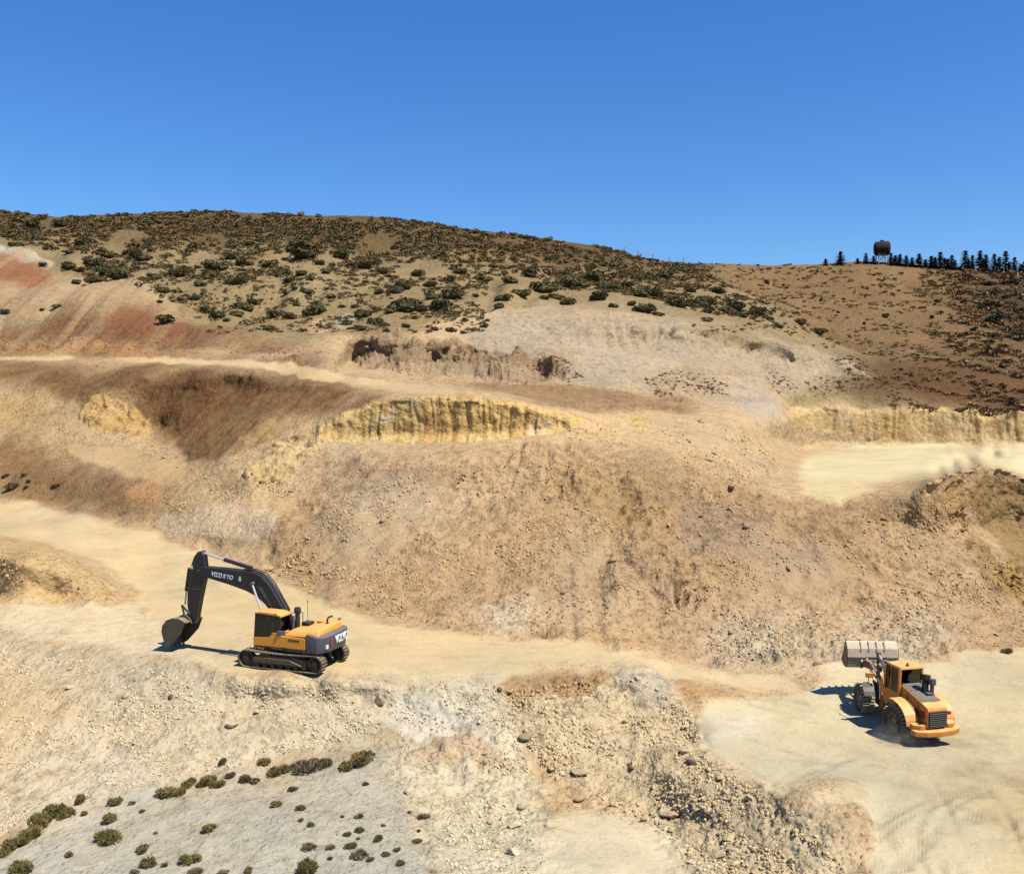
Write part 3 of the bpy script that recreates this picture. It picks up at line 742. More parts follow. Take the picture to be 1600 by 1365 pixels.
class MB:
    """collects shapes for ONE mesh object"""
    def __init__(self): self.v = []; self.f = []
    def add(self, vs, fs):
        n = len(self.v); self.v += [Vector(p) for p in vs]; self.f += [tuple(i + n for i in f) for f in fs]; return self
    def box(self, x0, x1, y0, y1, z0, z1):
        vs = [(x, y, z) for x in (x0, x1) for y in (y0, y1) for z in (z0, z1)]
        return self.add(vs, [(0, 1, 3, 2), (4, 6, 7, 5), (0, 4, 5, 1), (2, 3, 7, 6), (0, 2, 6, 4), (1, 5, 7, 3)])
    def hexa(self, a, b):
        """two quads (lists of 4 points each), joined into a solid"""
        return self.add(list(a) + list(b), [(3, 2, 1, 0), (4, 5, 6, 7), (0, 1, 5, 4), (1, 2, 6, 5), (2, 3, 7, 6), (3, 0, 4, 7)])
    def prism(self, prof, y0, y1, y0b=None, y1b=None):
        """profile in x-z, extruded across y"""
        n = len(prof)
        a = [(p[0], y0, p[1]) for p in prof]; b = [(p[0], y1, p[1]) for p in prof]
        fs = [tuple(range(n)), tuple(range(2 * n - 1, n - 1, -1))]
        fs += [(i, n + i, n + (i + 1) % n, (i + 1) % n) for i in range(n)]
        return self.add(a + b, fs)
    def prismz(self, prof, z0, z1):
        n = len(prof)
        a = [(p[0], p[1], z0) for p in prof]; b = [(p[0], p[1], z1) for p in prof]
        fs = [tuple(range(n - 1, -1, -1)), tuple(range(n, 2 * n))]
        fs += [(i, (i + 1) % n, n + (i + 1) % n, n + i) for i in range(n)]
        return self.add(a + b, fs)
    def cyl(self, p0, p1, r, n=12, r2=None):
        p0 = Vector(p0); p1 = Vector(p1); r2 = r if r2 is None else r2
        d = (p1 - p0).normalized()
        a = d.orthogonal().normalized(); b = d.cross(a)
        vs = [p0 + (a * math.cos(t) + b * math.sin(t)) * r for t in (2 * math.pi * i / n for i in range(n))]
        vs += [p1 + (a * math.cos(t) + b * math.sin(t)) * r2 for t in (2 * math.pi * i / n for i in range(n))]
        return self.add(vs, [tuple(range(n - 1, -1, -1)), tuple(range(n, 2 * n))] + [(i, (i + 1) % n, n + (i + 1) % n, n + i) for i in range(n)])
    def tube(self, pts, r, n=8):
        for a, b in zip(pts[:-1], pts[1:]): self.cyl(a, b, r, n)
        return self
    def lathe(self, prof, axis_p, n=28):
        """profile (radius, y) turned about the y axis through axis_p"""
        ax = Vector(axis_p); m = len(prof); vs = []
        for i in range(n):
            t = 2 * math.pi * i / n
            vs += [ax + Vector((r * math.cos(t), y, r * math.sin(t))) for r, y in prof]
        fs = []
        for i in range(n):
            j = (i + 1) % n
            for k in range(m):
                l = (k + 1) % m
                fs.append((i * m + k, j * m + k, j * m + l, i * m + l))
        return self.add(vs, fs)
    def build(self, name, mat, parent=None, bevel=0.0, rot=0.0, origin=None, smooth=None, M=None, seg=2):
        me = bpy.data.meshes.new(name)
        R = M if M is not None else Matrix.Rotation(rot, 4, 'Z')
        me.from_pydata([R @ p for p in self.v], [], self.f)
        bm = bmesh.new(); bm.from_mesh(me)
        bmesh.ops.recalc_face_normals(bm, faces=bm.faces)
        if bevel > 0:
            es = [e for e in bm.edges if len(e.link_faces) == 2 and e.calc_face_angle(0) > 0.5]
            bmesh.ops.bevel(bm, geom=es, offset=bevel, segments=seg, affect='EDGES', profile=0.6, clamp_overlap=True)
        bm.to_mesh(me); bm.free()
        if smooth: me.shade_smooth()
        if smooth and smooth != 'all':
            me.set_sharp_from_angle(angle=math.radians(35))
        me.materials.append(mat)
        o = bpy.data.objects.new(name, me); COL.objects.link(o)
        if parent is not None: o.parent = parent
        return o

def text_part(txt, name, mat, parent, size, M, shear=0.0, sx=1.0, depth=0.006, bold=0.0):
    cv = bpy.data.curves.new(name, 'FONT'); cv.body = txt; cv.size = size; cv.extrude = depth; cv.shear = shear
    cv.offset = bold; cv.align_x = 'CENTER'; cv.align_y = 'CENTER'
    t = bpy.data.objects.new(name, cv); COL.objects.link(t)
    dg = bpy.context.evaluated_depsgraph_get()
    me = bpy.data.meshes.new_from_object(t.evaluated_get(dg))
    bpy.data.objects.remove(t); bpy.data.curves.remove(cv)
    me.transform(Matrix.Diagonal((sx, 1, 1, 1))); me.transform(M)
    me.materials.clear(); me.materials.append(mat)
    o = bpy.data.objects.new(name, me); COL.objects.link(o); o.parent = parent
    return o
def frame(origin, xdir, ydir):
    x = Vector(xdir).normalized(); y = Vector(ydir).normalized(); z = x.cross(y)
    M = Matrix((x, y, z)).transposed().to_4x4(); M.translation = Vector(origin)
    return M

# ------------------------------------------------------------------ vehicle materials
M_YEL = mat_paint('excavator_yellow_paint', (210, 138, 14), 0.5, 0.28, scale=2.6)
M_ORG = mat_paint('loader_yellow_paint', (166, 92, 8), 0.55, 0.52, dustcol=(212, 178, 112), scale=2.2)
M_PURE = mat_paint('soot_black_metal', (12, 12, 13), 0.6, 0.02)
M_ARM = mat_paint('oily_arm_paint', (92, 62, 36), 0.55, 0.25)
M_DRK = mat_paint('boom_dark_paint', (24, 24, 34), 0.42, 0.04, spec=0.4)
M_GRY = mat_paint('counterweight_grey_paint', (62, 64, 78), 0.5, 0.12)
M_BLK = mat_paint('black_metal', (18, 18, 20), 0.55, 0.10)
M_TRK = mat_paint('worn_track_steel', (52, 46, 42), 0.55, 0.35, metal=0.3)
M_SHOE = mat_paint('dusty_track_shoe', (40, 36, 34), 0.6, 0.34, metal=0.2, scale=3)
M_BKT = mat_paint('dark_bucket_steel', (62, 54, 52), 0.55, 0.30, metal=0.2)
M_BK2 = mat_paint('dust_covered_bucket_steel', (140, 128, 112), 0.75, 0.6, dustcol=(206, 188, 156))
M_ROD = mat_paint('chrome_rod', (206, 206, 208), 0.3, 0.08, metal=0.45)
M_TYR = mat_paint('dusty_tyre_rubber', (26, 25, 25), 0.85, 0.22, scale=4)
M_TRD = mat_paint('dusty_tyre_tread', (60, 57, 53), 0.9, 0.8, dustcol=(205, 192, 165), scale=3)
M_RIM = mat_paint('dull_rim', (104, 88, 70), 0.7, 0.4)
M_HOOD = mat_paint('dark_hood_panel', (50, 54, 68), 0.5, 0.16)
M_WHT = mat_paint('white_decal', (205, 205, 205), 0.5, 0.05)
M_YDEC = mat_paint('yellow_decal', (226, 214, 40), 0.5, 0.05)
M_RDEC = mat_paint('red_lamp', (150, 24, 34), 0.3, 0.05)
M_SEAT = mat_paint('seat_fabric', (44, 44, 48), 0.9, 0.1)
def mat_glass(name, tint, k=0.55):
    m, nt, p = new_mat(name)
    nt.nodes.remove(p)
    out = nt.nodes['Material Output']
    tr = nt.nodes.new('ShaderNodeBsdfTransparent'); tr.inputs[0].default_value = (*tint, 1)
    gl = nt.nodes.new('ShaderNodeBsdfGlossy'); gl.inputs['Roughness'].default_value = 0.04
    gl.inputs['Color'].default_value = (0.8, 0.85, 0.85, 1)
    fr = nt.nodes.new('ShaderNodeFresnel'); fr.inputs[0].default_value = 1.5
    mx = nt.nodes.new('ShaderNodeMixShader')
    nt.links.new(fr.outputs[0], mx.inputs[0]); nt.links.new(tr.outputs[0], mx.inputs[1]); nt.links.new(gl.outputs[0], mx.inputs[2])
    nt.links.new(mx.outputs[0], out.inputs[0])
    return m
M_GLS = mat_glass('cab_glass', (0.34, 0.40, 0.36))

# ------------------------------------------------------------------ excavator
def build_excavator(at, psi_track, psi_up, tilt_n, scale):
    ex = empty('excavator', at)
    tag(ex, 'yellow tracked excavator with long dark boom and bucket lowered onto the haul road', 'excavator')
    base = Matrix.Rotation(0, 4, 'Z')
    T = Matrix.Rotation(math.pi - psi_track, 4, 'Z'); Uq = Matrix.Rotation(math.pi - psi_up, 4, 'Z')
    # --- undercarriage
    for s in (1, -1):
        yc = 1.30 * s
        L, r = 2.12, 0.46                        # half distance between wheel centres, wheel radius
        cz = 0.50
        # shoe chain path
        path = []
        n_arc = 9
        for i in range(n_arc + 1):
            t = -math.pi / 2 + math.pi * i / n_arc
            path.append((L + r * math.cos(t), cz + r * math.sin(t)))
        for i in range(1, 18): path.append((L - 2 * L * i / 18, cz + r - 0.07 * math.sin(math.pi * i / 18)))
        for i in range(n_arc + 1):
            t = math.pi / 2 + math.pi * i / n_arc
            path.append((-L + r * math.cos(t), cz + r * math.sin(t)))
        for i in range(1, 18): path.append((-L + 2 * L * i / 18, cz - r))
        mb = MB(); n = len(path)
        for i in range(n):
            a = Vector((path[i][0], 0, path[i][1])); b = Vector((path[(i + 1) % n][0], 0, path[(i + 1) % n][1]))
            d = b - a; ln = d.length; d.normalize(); nn = Vector((d.z, 0, -d.x))
            m = (a + b) / 2
            h = ln * 0.46
            def q(off, hh): return [m + d * p1 * hh + Vector((0, yc + p2 * 0.30, 0)) + nn * off for p1, p2 in ((-1, -1), (1, -1), (1, 1), (-1, 1))]
            mb.hexa(q(-0.03, h), q(0.035, h))
            g = m + d * h * 0.5
            mb.hexa([g + d * p1 * 0.02 + Vector((0, yc + p2 * 0.29, 0)) + nn * 0.03 for p1, p2 in ((-1, -1), (1, -1), (1, 1), (-1, 1))],
                    [g + d * p1 * 0.012 + Vector((0, yc + p2 * 0.29, 0)) + nn * 0.075 for p1, p2 in ((-1, -1), (1, -1), (1, 1), (-1, 1))])
        tr = mb.build('track', M_SHOE, ex, M=T)
        # side frame with sloping upper face
        fr = MB()
        fr.prism([(-1.55, 0.24), (1.62, 0.24), (1.70, 0.42), (1.66, 0.66), (0.9, 0.74), (-0.9, 0.74), (-1.55, 0.62)], yc - 0.17, yc + 0.17)
        fr.prism([(-1.35, 0.36), (1.66, 0.36), (1.66, 0.60), (0.8, 0.66), (-0.6, 0.64)], yc + 0.17 * s, yc + 0.29 * s)
        fr.build('track_frame', M_TRK, tr, 0.02, M=T)
        for xx, nm in ((L, 'idler_wheel'), (-L, 'drive_sprocket')):
            w = MB(); w.cyl((xx, yc - 0.16, cz), (xx, yc + 0.16, cz), 0.41, 22); w.cyl((xx, yc - 0.24, cz), (xx, yc + 0.24, cz), 0.22, 16); w.cyl((xx, yc - 0.27, cz), (xx, yc + 0.27, cz), 0.10, 12)
            if nm == 'drive_sprocket':
                for k in range(11):
                    t = 2 * math.pi * k / 11
                    w.cyl((xx + 0.30 * math.cos(t), yc - 0.25, cz + 0.30 * math.sin(t)), (xx + 0.30 * math.cos(t), yc + 0.25, cz + 0.30 * math.sin(t)), 0.035, 6)
            w.build(nm, M_BLK, tr, 0.015, M=T)
        for k in range(7):
            xx = -1.45 + k * 0.48
            w = MB(); w.cyl((xx, yc - 0.23, 0.21), (xx, yc + 0.23, 0.21), 0.14, 12); w.build('track_roller', M_BLK, tr, M=T)
        for xx in (-0.7, 0.7):
            w = MB(); w.cyl((xx, yc - 0.2, 0.82), (xx, yc + 0.2, 0.82), 0.09, 10); w.build('carrier_roller', M_BLK, tr, M=T)
    x = MB(); x.prism([(-0.9, 0.42), (0.9, 0.42), (1.1, 0.6), (0.7, 0.95), (-0.7, 0.95), (-1.1, 0.6)], -1.14, 1.14); x.cyl((0, 0, 0.9), (0, 0, 1.13), 0.72, 28)
    x.build('undercarriage_frame', M_BLK, ex, 0.03, M=T)
    # --- upper structure
    d = MB(); d.prismz([(1.72, 0.35), (1.72, 1.38), (-2.1, 1.38), (-2.1, -1.38), (1.45, -1.38), (1.45, -0.35), (0.9, -0.35), (0.9, 0.35)], 1.06, 1.26)
    d.build('deck', M_BLK, ex, 0.03, M=Uq)
    # left body side under and behind the cab, yellow
    b = MB(); b.prism([(-1.66, 1.28), (1.70, 1.22), (1.72, 1.66), (0.72, 1.74), (0.38, 2.02), (0.02, 2.06), (-0.18, 1.88), (-1.66, 1.88)], 1.34, 1.42)
    sp = b.build('side_panel', M_YEL, ex, 0.02, M=Uq)
    g = MB(); g.prism([(-1.64, 1.08), (-0.25, 1.08), (-0.62, 1.27), (-1.64, 1.27)], 1.39, 1.425); g.build('grey_skirt', M_GRY, sp, 0.01, M=Uq)
    for k in range(5):
        v = MB(); v.box(-1.30 + k * 0.15, -1.18 + k * 0.15, 1.415, 1.432, 1.66, 1.76); v.build('vent_slot', M_BLK, sp, M=Uq)
    for k in range(3):
        v = MB(); v.box(-1.5 + k * 0.40, -1.16 + k * 0.40, 1.42, 1.436, 1.12, 1.24); v.build('vent_grille', M_BLK, sp, M=Uq)
    for a_, b_, z_ in ((1.0, 1.66, 1.10), (-0.2, 0.5, 1.14)):
        st = MB(); st.box(a_, b_, 1.38, 1.44, z_, z_ + 0.05); st.build('step', M_GRY, ex, M=Uq)
    # right side body
    b = MB(); b.prism([(-1.66, 1.24), (1.42, 1.24), (1.42, 1.72), (0.6, 1.90), (-1.66, 1.95)], -1.42, -0.45); b.build('right_body', M_YEL, ex, 0.05, M=Uq)
    # engine hood, raised and rounded
    h = MB()
    h.hexa([(-0.22, -1.26, 1.86), (-0.22, 1.33, 1.86), (-2.42, 1.30, 1.95), (-2.42, -1.26, 1.95)], [(-0.42, -1.12, 2.26), (-0.42, 1.14, 2.14), (-2.36, 1.08, 2.30), (-2.36, -1.12, 2.46)])
    hd = h.build('engine_hood', M_YEL, ex, 0.11, M=Uq, smooth=True, seg=4)
    e = MB(); e.tube([(-1.95, -0.35, 2.3), (-1.95, -0.35, 2.62), (-2.02, -0.42, 2.74), (-2.18, -0.55, 2.78)], 0.055, 10); e.build('exhaust_pipe', M_BLK, ex, M=Uq, smooth=True)
    e = MB(); e.box(-1.55, -1.15, -0.9, -0.5, 2.34, 2.43); e.build('hood_hatch', M_YEL, hd, 0.02, M=Uq)
    e = MB(); e.tube([(-2.25, -1.05, 2.38), (-2.25, -1.05, 2.52), (-2.4, -1.05, 2.55)], 0.04, 8); e.build('hood_latch', M_BLK, hd, M=Uq)
    # counterweight, curved in plan
    prof = []
    for i in range(13):
        t = -1 + 2 * i / 12
        prof.append((-2.40 - 0.50 * math.sqrt(max(0, 1 - abs(t) ** 3.4)) , 1.42 * t))
    prof = [(-1.70, -1.42)] + prof + [(-1.70, 1.42)]
    c = MB(); c.prismz(prof, 1.10, 2.12)
    for i in range(len(c.v)):
        p = c.v[i]
        if p.z > 2 and p.x < -2.3: p.z = 2.12 - 0.05 * (p.y + 1.4)
        if p.z < 1.2 and p.x < -2.6: p.x += 0.14; p.z += 0.02
    cw = c.build('counterweight', M_GRY, ex, 0.05, M=Uq, smooth=True)
    text_part('VOLVO', 'lettering', M_WHT, cw, 0.62, Uq @ frame((-2.90, -0.30, 1.70), (0.03, -1, 0.02), (0.0, 0, 1)), 0.0, 0.62, 0.03, 0.006)
    q = MB(); q.box(-2.985, -2.9, 0.98, 1.18, 1.78, 1.90); q.build('yellow_decal', M_YDEC, cw, M=Uq @ Matrix.Translation((0.315, -0.1, 0.03)))
    q = MB(); q.box(-2.985, -2.9, 0.84, 1.04, 1.34, 1.56); q.build('white_plate', M_WHT, cw, M=Uq @ Matrix.Translation((0.20, 0, 0)))
    q = MB(); q.box(-2.985, -2.9, 0.60, 0.74, 1.52, 1.84); q.build('tail_lamp', M_RDEC, cw, M=Uq @ Matrix.Translation((0.12, 0, 0)))
    # air cleaner stack, aerial, rails
    k = MB(); k.cyl((-0.42, 0.28, 1.95), (-0.42, 0.28, 3.02), 0.14, 16); k.cyl((-0.42, 0.28, 3.0), (-0.42, 0.28, 3.24), 0.20, 16); k.cyl((-0.42, 0.28, 3.24), (-0.42, 0.28, 3.30), 0.13, 16)
    k.build('air_cleaner', M_BLK, ex, 0.015, M=Uq, smooth=True)
    k = MB(); k.box(-0.36, -0.24, 0.46, 0.62, 1.95, 2.85); k.build('muffler_shield', M_GRY, ex, 0.02, M=Uq)
    k = MB(); k.box(-1.05, -0.55, -0.45, 0.10, 2.1, 2.44); k.build('air_box', M_BLK, ex, 0.04, M=Uq)
    k = MB(); k.cyl((-1.0, 0.15, 2.2), (-1.0, 0.15, 3.66), 0.012, 6); k.cyl((-1.0, 0.15, 3.55), (-1.0, 0.15, 3.72), 0.02, 6); k.build('aerial', M_BLK, ex, M=Uq)
    k = MB(); k.tube([(0.3, -1.3, 1.8), (0.3, -1.3, 2.6), (1.2, -1.3, 2.5), (1.3, -1.3, 1.7)], 0.022, 8); k.build('handrail', M_BLK, ex, M=Uq)
    # --- cab
    cab = empty('cab'); cab.parent = ex; cab.location = Uq @ Vector((0.84, 0.92, 1.26))
    inv = Matrix.Translation(-(Uq @ Vector((0.84, 0.92, 1.26))))
    K = inv @ Uq
    y0, y1 = 0.44, 1.40
    fxl, fxh = 1.68, 1.55                         # front post foot / head
    rf = MB(); rf.prism([(1.66, 2.98), (1.60, 3.07), (1.2, 3.13), (0.3, 3.12), (-0.10, 3.02), (-0.12, 2.90), (0.25, 2.96), (1.3, 3.0)], y0 - 0.02, y1 + 0.03)
    rf.build('roof', M_YEL, cab, 0.05, M=K, smooth=True)
    def posts(lst, r=0.045):
        m = MB()
        for a, bb in lst:
            a = Vector(a); bb = Vector(bb); dd = (bb - a).normalized()
            s1 = Vector((r, 0, 0)) if abs(dd.x) < 0.8 else Vector((0, 0, r)); s2 = Vector((0, r * 0.8, 0))
            m.hexa([a - s1 - s2, a + s1 - s2, a + s1 + s2, a - s1 + s2], [bb - s1 - s2, bb + s1 - s2, bb + s1 + s2, bb - s1 + s2])
        return m
    P_ = []
    for y in (y0 + 0.03, y1 - 0.03):
        P_ += [((fxl, y, 1.28), (fxh, y, 3.0)), ((0.62, y, 1.3), (0.62, y, 3.0)), ((0.02, y, 2.0), (-0.06, y, 2.95)), ((fxh, y, 2.98), (-0.06, y, 2.94)), ((fxl - 0.02, y, 1.64), (0.6, y, 1.72))]
    posts(P_).build('cab_frame', M_BLK, cab, 0.012, M=K)
    lw = MB(); lw.box(0.04, 1.66, y0, y1 - 0.02, 1.26, 1.66); lw.box(-0.05, 0.55, y0, y1 - 0.03, 1.66, 2.04); lw.build('cab_base', M_YEL, cab, 0.02, M=K)
    def pane(pts, t=0.012):
        a = [Vector(p) for p in pts]; nrm = (a[1] - a[0]).cross(a[2] - a[0]).normalized() * t
        m = MB(); m.hexa(a, [p + nrm for p in a]); m.build('window', M_GLS, cab, M=K)
    for y in (y0 + 0.01, y1 - 0.02):
        pane([(fxl - 0.06, y, 1.68), (0.68, y, 1.76), (0.68, y, 2.94), (fxh - 0.05, y, 2.94)])
        pane([(0.56, y, 2.06), (0.04, y, 2.06), (-0.02, y, 2.90), (0.56, y, 2.94)])
    pane([(fxl + 0.02, y0 + 0.08, 1.34), (fxl + 0.02, y1 - 0.08, 1.34), (fxh + 0.02, y1 - 0.08, 2.94), (fxh + 0.02, y0 + 0.08, 2.94)])
    pane([(-0.01, y1 - 0.08, 2.10), (-0.01, y0 + 0.08, 2.10), (-0.08, y0 + 0.08, 2.90), (-0.08, y1 - 0.08, 2.90)])
    se = MB(); se.box(0.45, 0.98, 0.68, 1.16, 1.66, 1.92); se.prism([(0.40, 1.9), (0.56, 1.9), (0.44, 2.62), (0.30, 2.6)], 0.68, 1.16); se.box(0.30, 0.42, 0.78, 1.06, 2.62, 2.82)
    se.build('seat', M_SEAT, cab, 0.05, M=K)
    co = MB(); co.box(1.05, 1.25, 0.6, 0.72, 1.6, 2.1); co.cyl((1.2, 0.7, 2.0), (1.28, 0.7, 2.25), 0.02, 6); co.box(1.35, 1.48, 0.5, 0.62, 1.9, 2.25); co.build('console', M_SEAT, cab, 0.02, M=K)
    mr = MB(); mr.hexa([(-0.20, 1.20, 1.90), (0.14, 1.44, 1.90), (0.02, 1.50, 1.90), (-0.30, 1.30, 1.90)], [(-0.24, 1.18, 2.14), (0.12, 1.46, 2.18), (0.0, 1.52, 2.18), (-0.34, 1.28, 2.14)]); mr.build('rear_guard', M_GRY, cab, 0.03, M=K)
    lp = MB(); lp.box(0.18, 0.26, 1.36, 1.46, 3.02, 3.10); lp.build('work_lamp', M_BLK, cab, 0.01, M=K)
    # --- boom
    lower = [(0.10, 1.62), (0.62, 1.98), (1.25, 2.72), (1.75, 3.24), (2.35, 3.66), (3.10, 3.93), (4.20, 4.18), (6.10, 4.52)]
    upper = [(6.55, 4.66), (6.62, 4.86), (6.45, 5.04), (6.0, 5.08), (4.57, 5.08), (3.3, 5.05), (2.60, 5.02), (1.95, 4.80), (1.40, 4.28), (0.60, 3.16), (0.05, 2.30), (-0.16, 1.86)]
    bo = MB(); bo.prism(lower + upper, -0.27, 0.27)
    boom = bo.build('boom', M_DRK, ex, 0.035, M=Uq)
    text_part('VIZZI 8 YO', 'boom_lettering', M_WHT, boom, 0.34, Uq @ frame((4.72, 0.275, 4.66), (-1, 0, -0.085), (-0.085, 0, 1)), 0.12, 0.92, 0.008, 0.01)
    em = MB(); em.box(3.40, 3.55, 0.268, 0.284, 4.46, 4.64); em.box(3.42, 3.53, 0.268, 0.284, 4.66, 4.72); em.build('emblem', M_WHT, boom, M=Uq)
    wt = MB(); wt.hexa([(1.28, 0.268, 3.12), (1.55, 0.268, 3.42), (2.26, 0.268, 4.20), (1.99, 0.268, 4.20)], [(1.28, 0.285, 3.12), (1.55, 0.285, 3.42), (2.26, 0.285, 4.20), (1.99, 0.285, 4.20)])
    wt.build('warning_panel', M_GRY, boom, M=Uq)
    pn = MB(); pn.cyl((2.52, -0.52, 4.40), (2.52, 0.52, 4.40), 0.10, 14); pn.build('boom_pin', M_GRY, boom, M=Uq)
    for s in (0.12, -0.12):
        hs = MB(); hs.tube([(0.35, s, 3.0), (1.3, s, 4.40), (1.92, s, 4.98), (2.6, s, 5.14), (3.3, s, 5.14)], 0.035, 8); hs.build('hose', M_BLK, boom, M=Uq, smooth=True)
    for s in (1, -1):
        cy = MB(); cy.cyl((1.30, 0.42 * s, 1.45), (1.86, 0.42 * s, 2.82), 0.115, 14); c1 = cy.build('boom_cylinder', M_DRK, ex, 0.01, M=Uq, smooth=True)
        cy = MB(); cy.cyl((1.86, 0.42 * s, 2.82), (2.52, 0.42 * s, 4.40), 0.06, 12); cy.build('rod', M_ROD, c1, M=Uq, smooth=True)
    cy = MB(); cy.cyl((2.95, 0, 5.22), (4.75, 0, 5.56), 0.115, 14); cy.box(2.85, 3.1, -0.14, 0.14, 5.02, 5.3); c1 = cy.build('arm_cylinder', M_DRK, ex, 0.01, M=Uq, smooth=True)
    cy = MB(); cy.cyl((4.75, 0, 5.56), (6.25, 0, 5.86), 0.06, 12); cy.build('rod', M_ROD, c1, M=Uq, smooth=True)
    # --- arm
    ar = MB(); ar.prism([(6.28, 6.00), (6.52, 5.92), (6.78, 5.62), (7.13, 4.77), (7.26, 3.86), (7.30, 2.76), (7.12, 1.80), (6.92, 1.66), (6.72, 1.78), (6.40, 3.2), (6.10, 4.30), (6.02, 5.0), (6.12, 5.75)], -0.21, 0.21)
    arm = ar.build('arm', M_DRK, ex, 0.035, M=Uq)
    pn = MB(); pn.cyl((6.40, -0.34, 4.80), (6.40, 0.34, 4.80), 0.11, 14); pn.build('arm_pin', M_BLK, arm, M=Uq)
    yk = MB(); yk.box(6.86, 7.0, 0.20, 0.222, 4.9, 5.1); yk.build('yellow_decal', M_YDEC, arm, M=Uq)
    bd = MB(); bd.box(6.38, 7.28, -0.222, 0.222, 3.72, 3.77); bd.build('weld_band', M_GRY, arm, M=Uq)
    cy = MB(); cy.cyl((7.28, 0, 4.9), (7.52, 0, 3.55), 0.10, 12); c1 = cy.build('bucket_cylinder', M_DRK, ex, 0.01, M=Uq, smooth=True)
    cy = MB(); cy.cyl((7.52, 0, 3.55), (7.62, 0, 2.72), 0.055, 10); cy.build('rod', M_ROD, c1, M=Uq, smooth=True)
    lk = MB()
    for s in (0.26, -0.30):
        for a, bb in (((7.62, 2.74), (7.05, 2.25)), ((7.62, 2.74), (7.40, 2.02))):
            dd = Vector((bb[0] - a[0], 0, bb[1] - a[1])).normalized(); nn = Vector((dd.z, 0, -dd.x)) * 0.07
            A = Vector((a[0], s, a[1])); B = Vector((bb[0], s, bb[1])); Y = Vector((0, 0.04, 0))
            lk.hexa([A - nn, A + nn, A + nn + Y, A - nn + Y], [B - nn, B + nn, B + nn + Y, B - nn + Y])
    lk.build('bucket_link', M_GRY, ex, 0.01, M=Uq)
    # --- bucket: curved shell open towards the machine
    shell = [(6.98, 1.86), (7.42, 2.04), (7.95, 2.02), (8.36, 1.86), (8.62, 1.55), (8.68, 1.15), (8.56, 0.70), (8.36, 0.22)]
    bk = MB(); inn = []
    for i, p in enumerate(shell):
        a = Vector(shell[max(0, i - 1)]); bb = Vector(shell[min(len(shell) - 1, i + 1)]); t = (bb - a).normalized()
        inn.append((p[0] - t.y * -0.06 * -1, p[1] + t.x * -0.06))
    for i in range(len(shell) - 1):
        def qq(y): return [(shell[i][0], y, shell[i][1]), (shell[i + 1][0], y, shell[i + 1][1]), (inn[i + 1][0], y, inn[i + 1][1]), (inn[i][0], y, inn[i][1])]
        bk.hexa(qq(-0.76), qq(0.76))
    bucket = bk.build('bucket', M_BKT, ex, M=Uq)
    for y in (-0.79, 0.75):
        sd = MB(); sd.prism(shell + [(8.10, 0.36), (7.3, 1.15)], y, y + 0.04); sd.build('bucket_side', M_BKT, bucket, 0.008, M=Uq)
    for k in range(5):
        y = -0.66 + k * 0.33
        th = MB(); th.hexa([(8.42, y - 0.07, 0.34), (8.42, y + 0.07, 0.34), (8.30, y + 0.07, 0.32), (8.30, y - 0.07, 0.32)], [(8.30, y - 0.03, 0.0), (8.30, y + 0.03, 0.0), (8.26, y + 0.03, 0.0), (8.26, y - 0.03, 0.0)])
        th.build('tooth', M_BKT, bucket, M=Uq)
    for y in (-0.34, 0.28):
        er = MB(); er.prism([(6.86, 1.72), (7.0, 2.02), (7.42, 2.24), (7.75, 2.10), (7.6, 1.9), (7.1, 1.78)], y, y + 0.06); er.build('bucket_ear', M_BKT, bucket, 0.01, M=Uq)
    ex.scale = (scale,) * 3
    ex.rotation_mode = 'QUATERNION'
    ex.rotation_quaternion = Vector((0, 0, 1)).rotation_difference(tilt_n)
    return ex

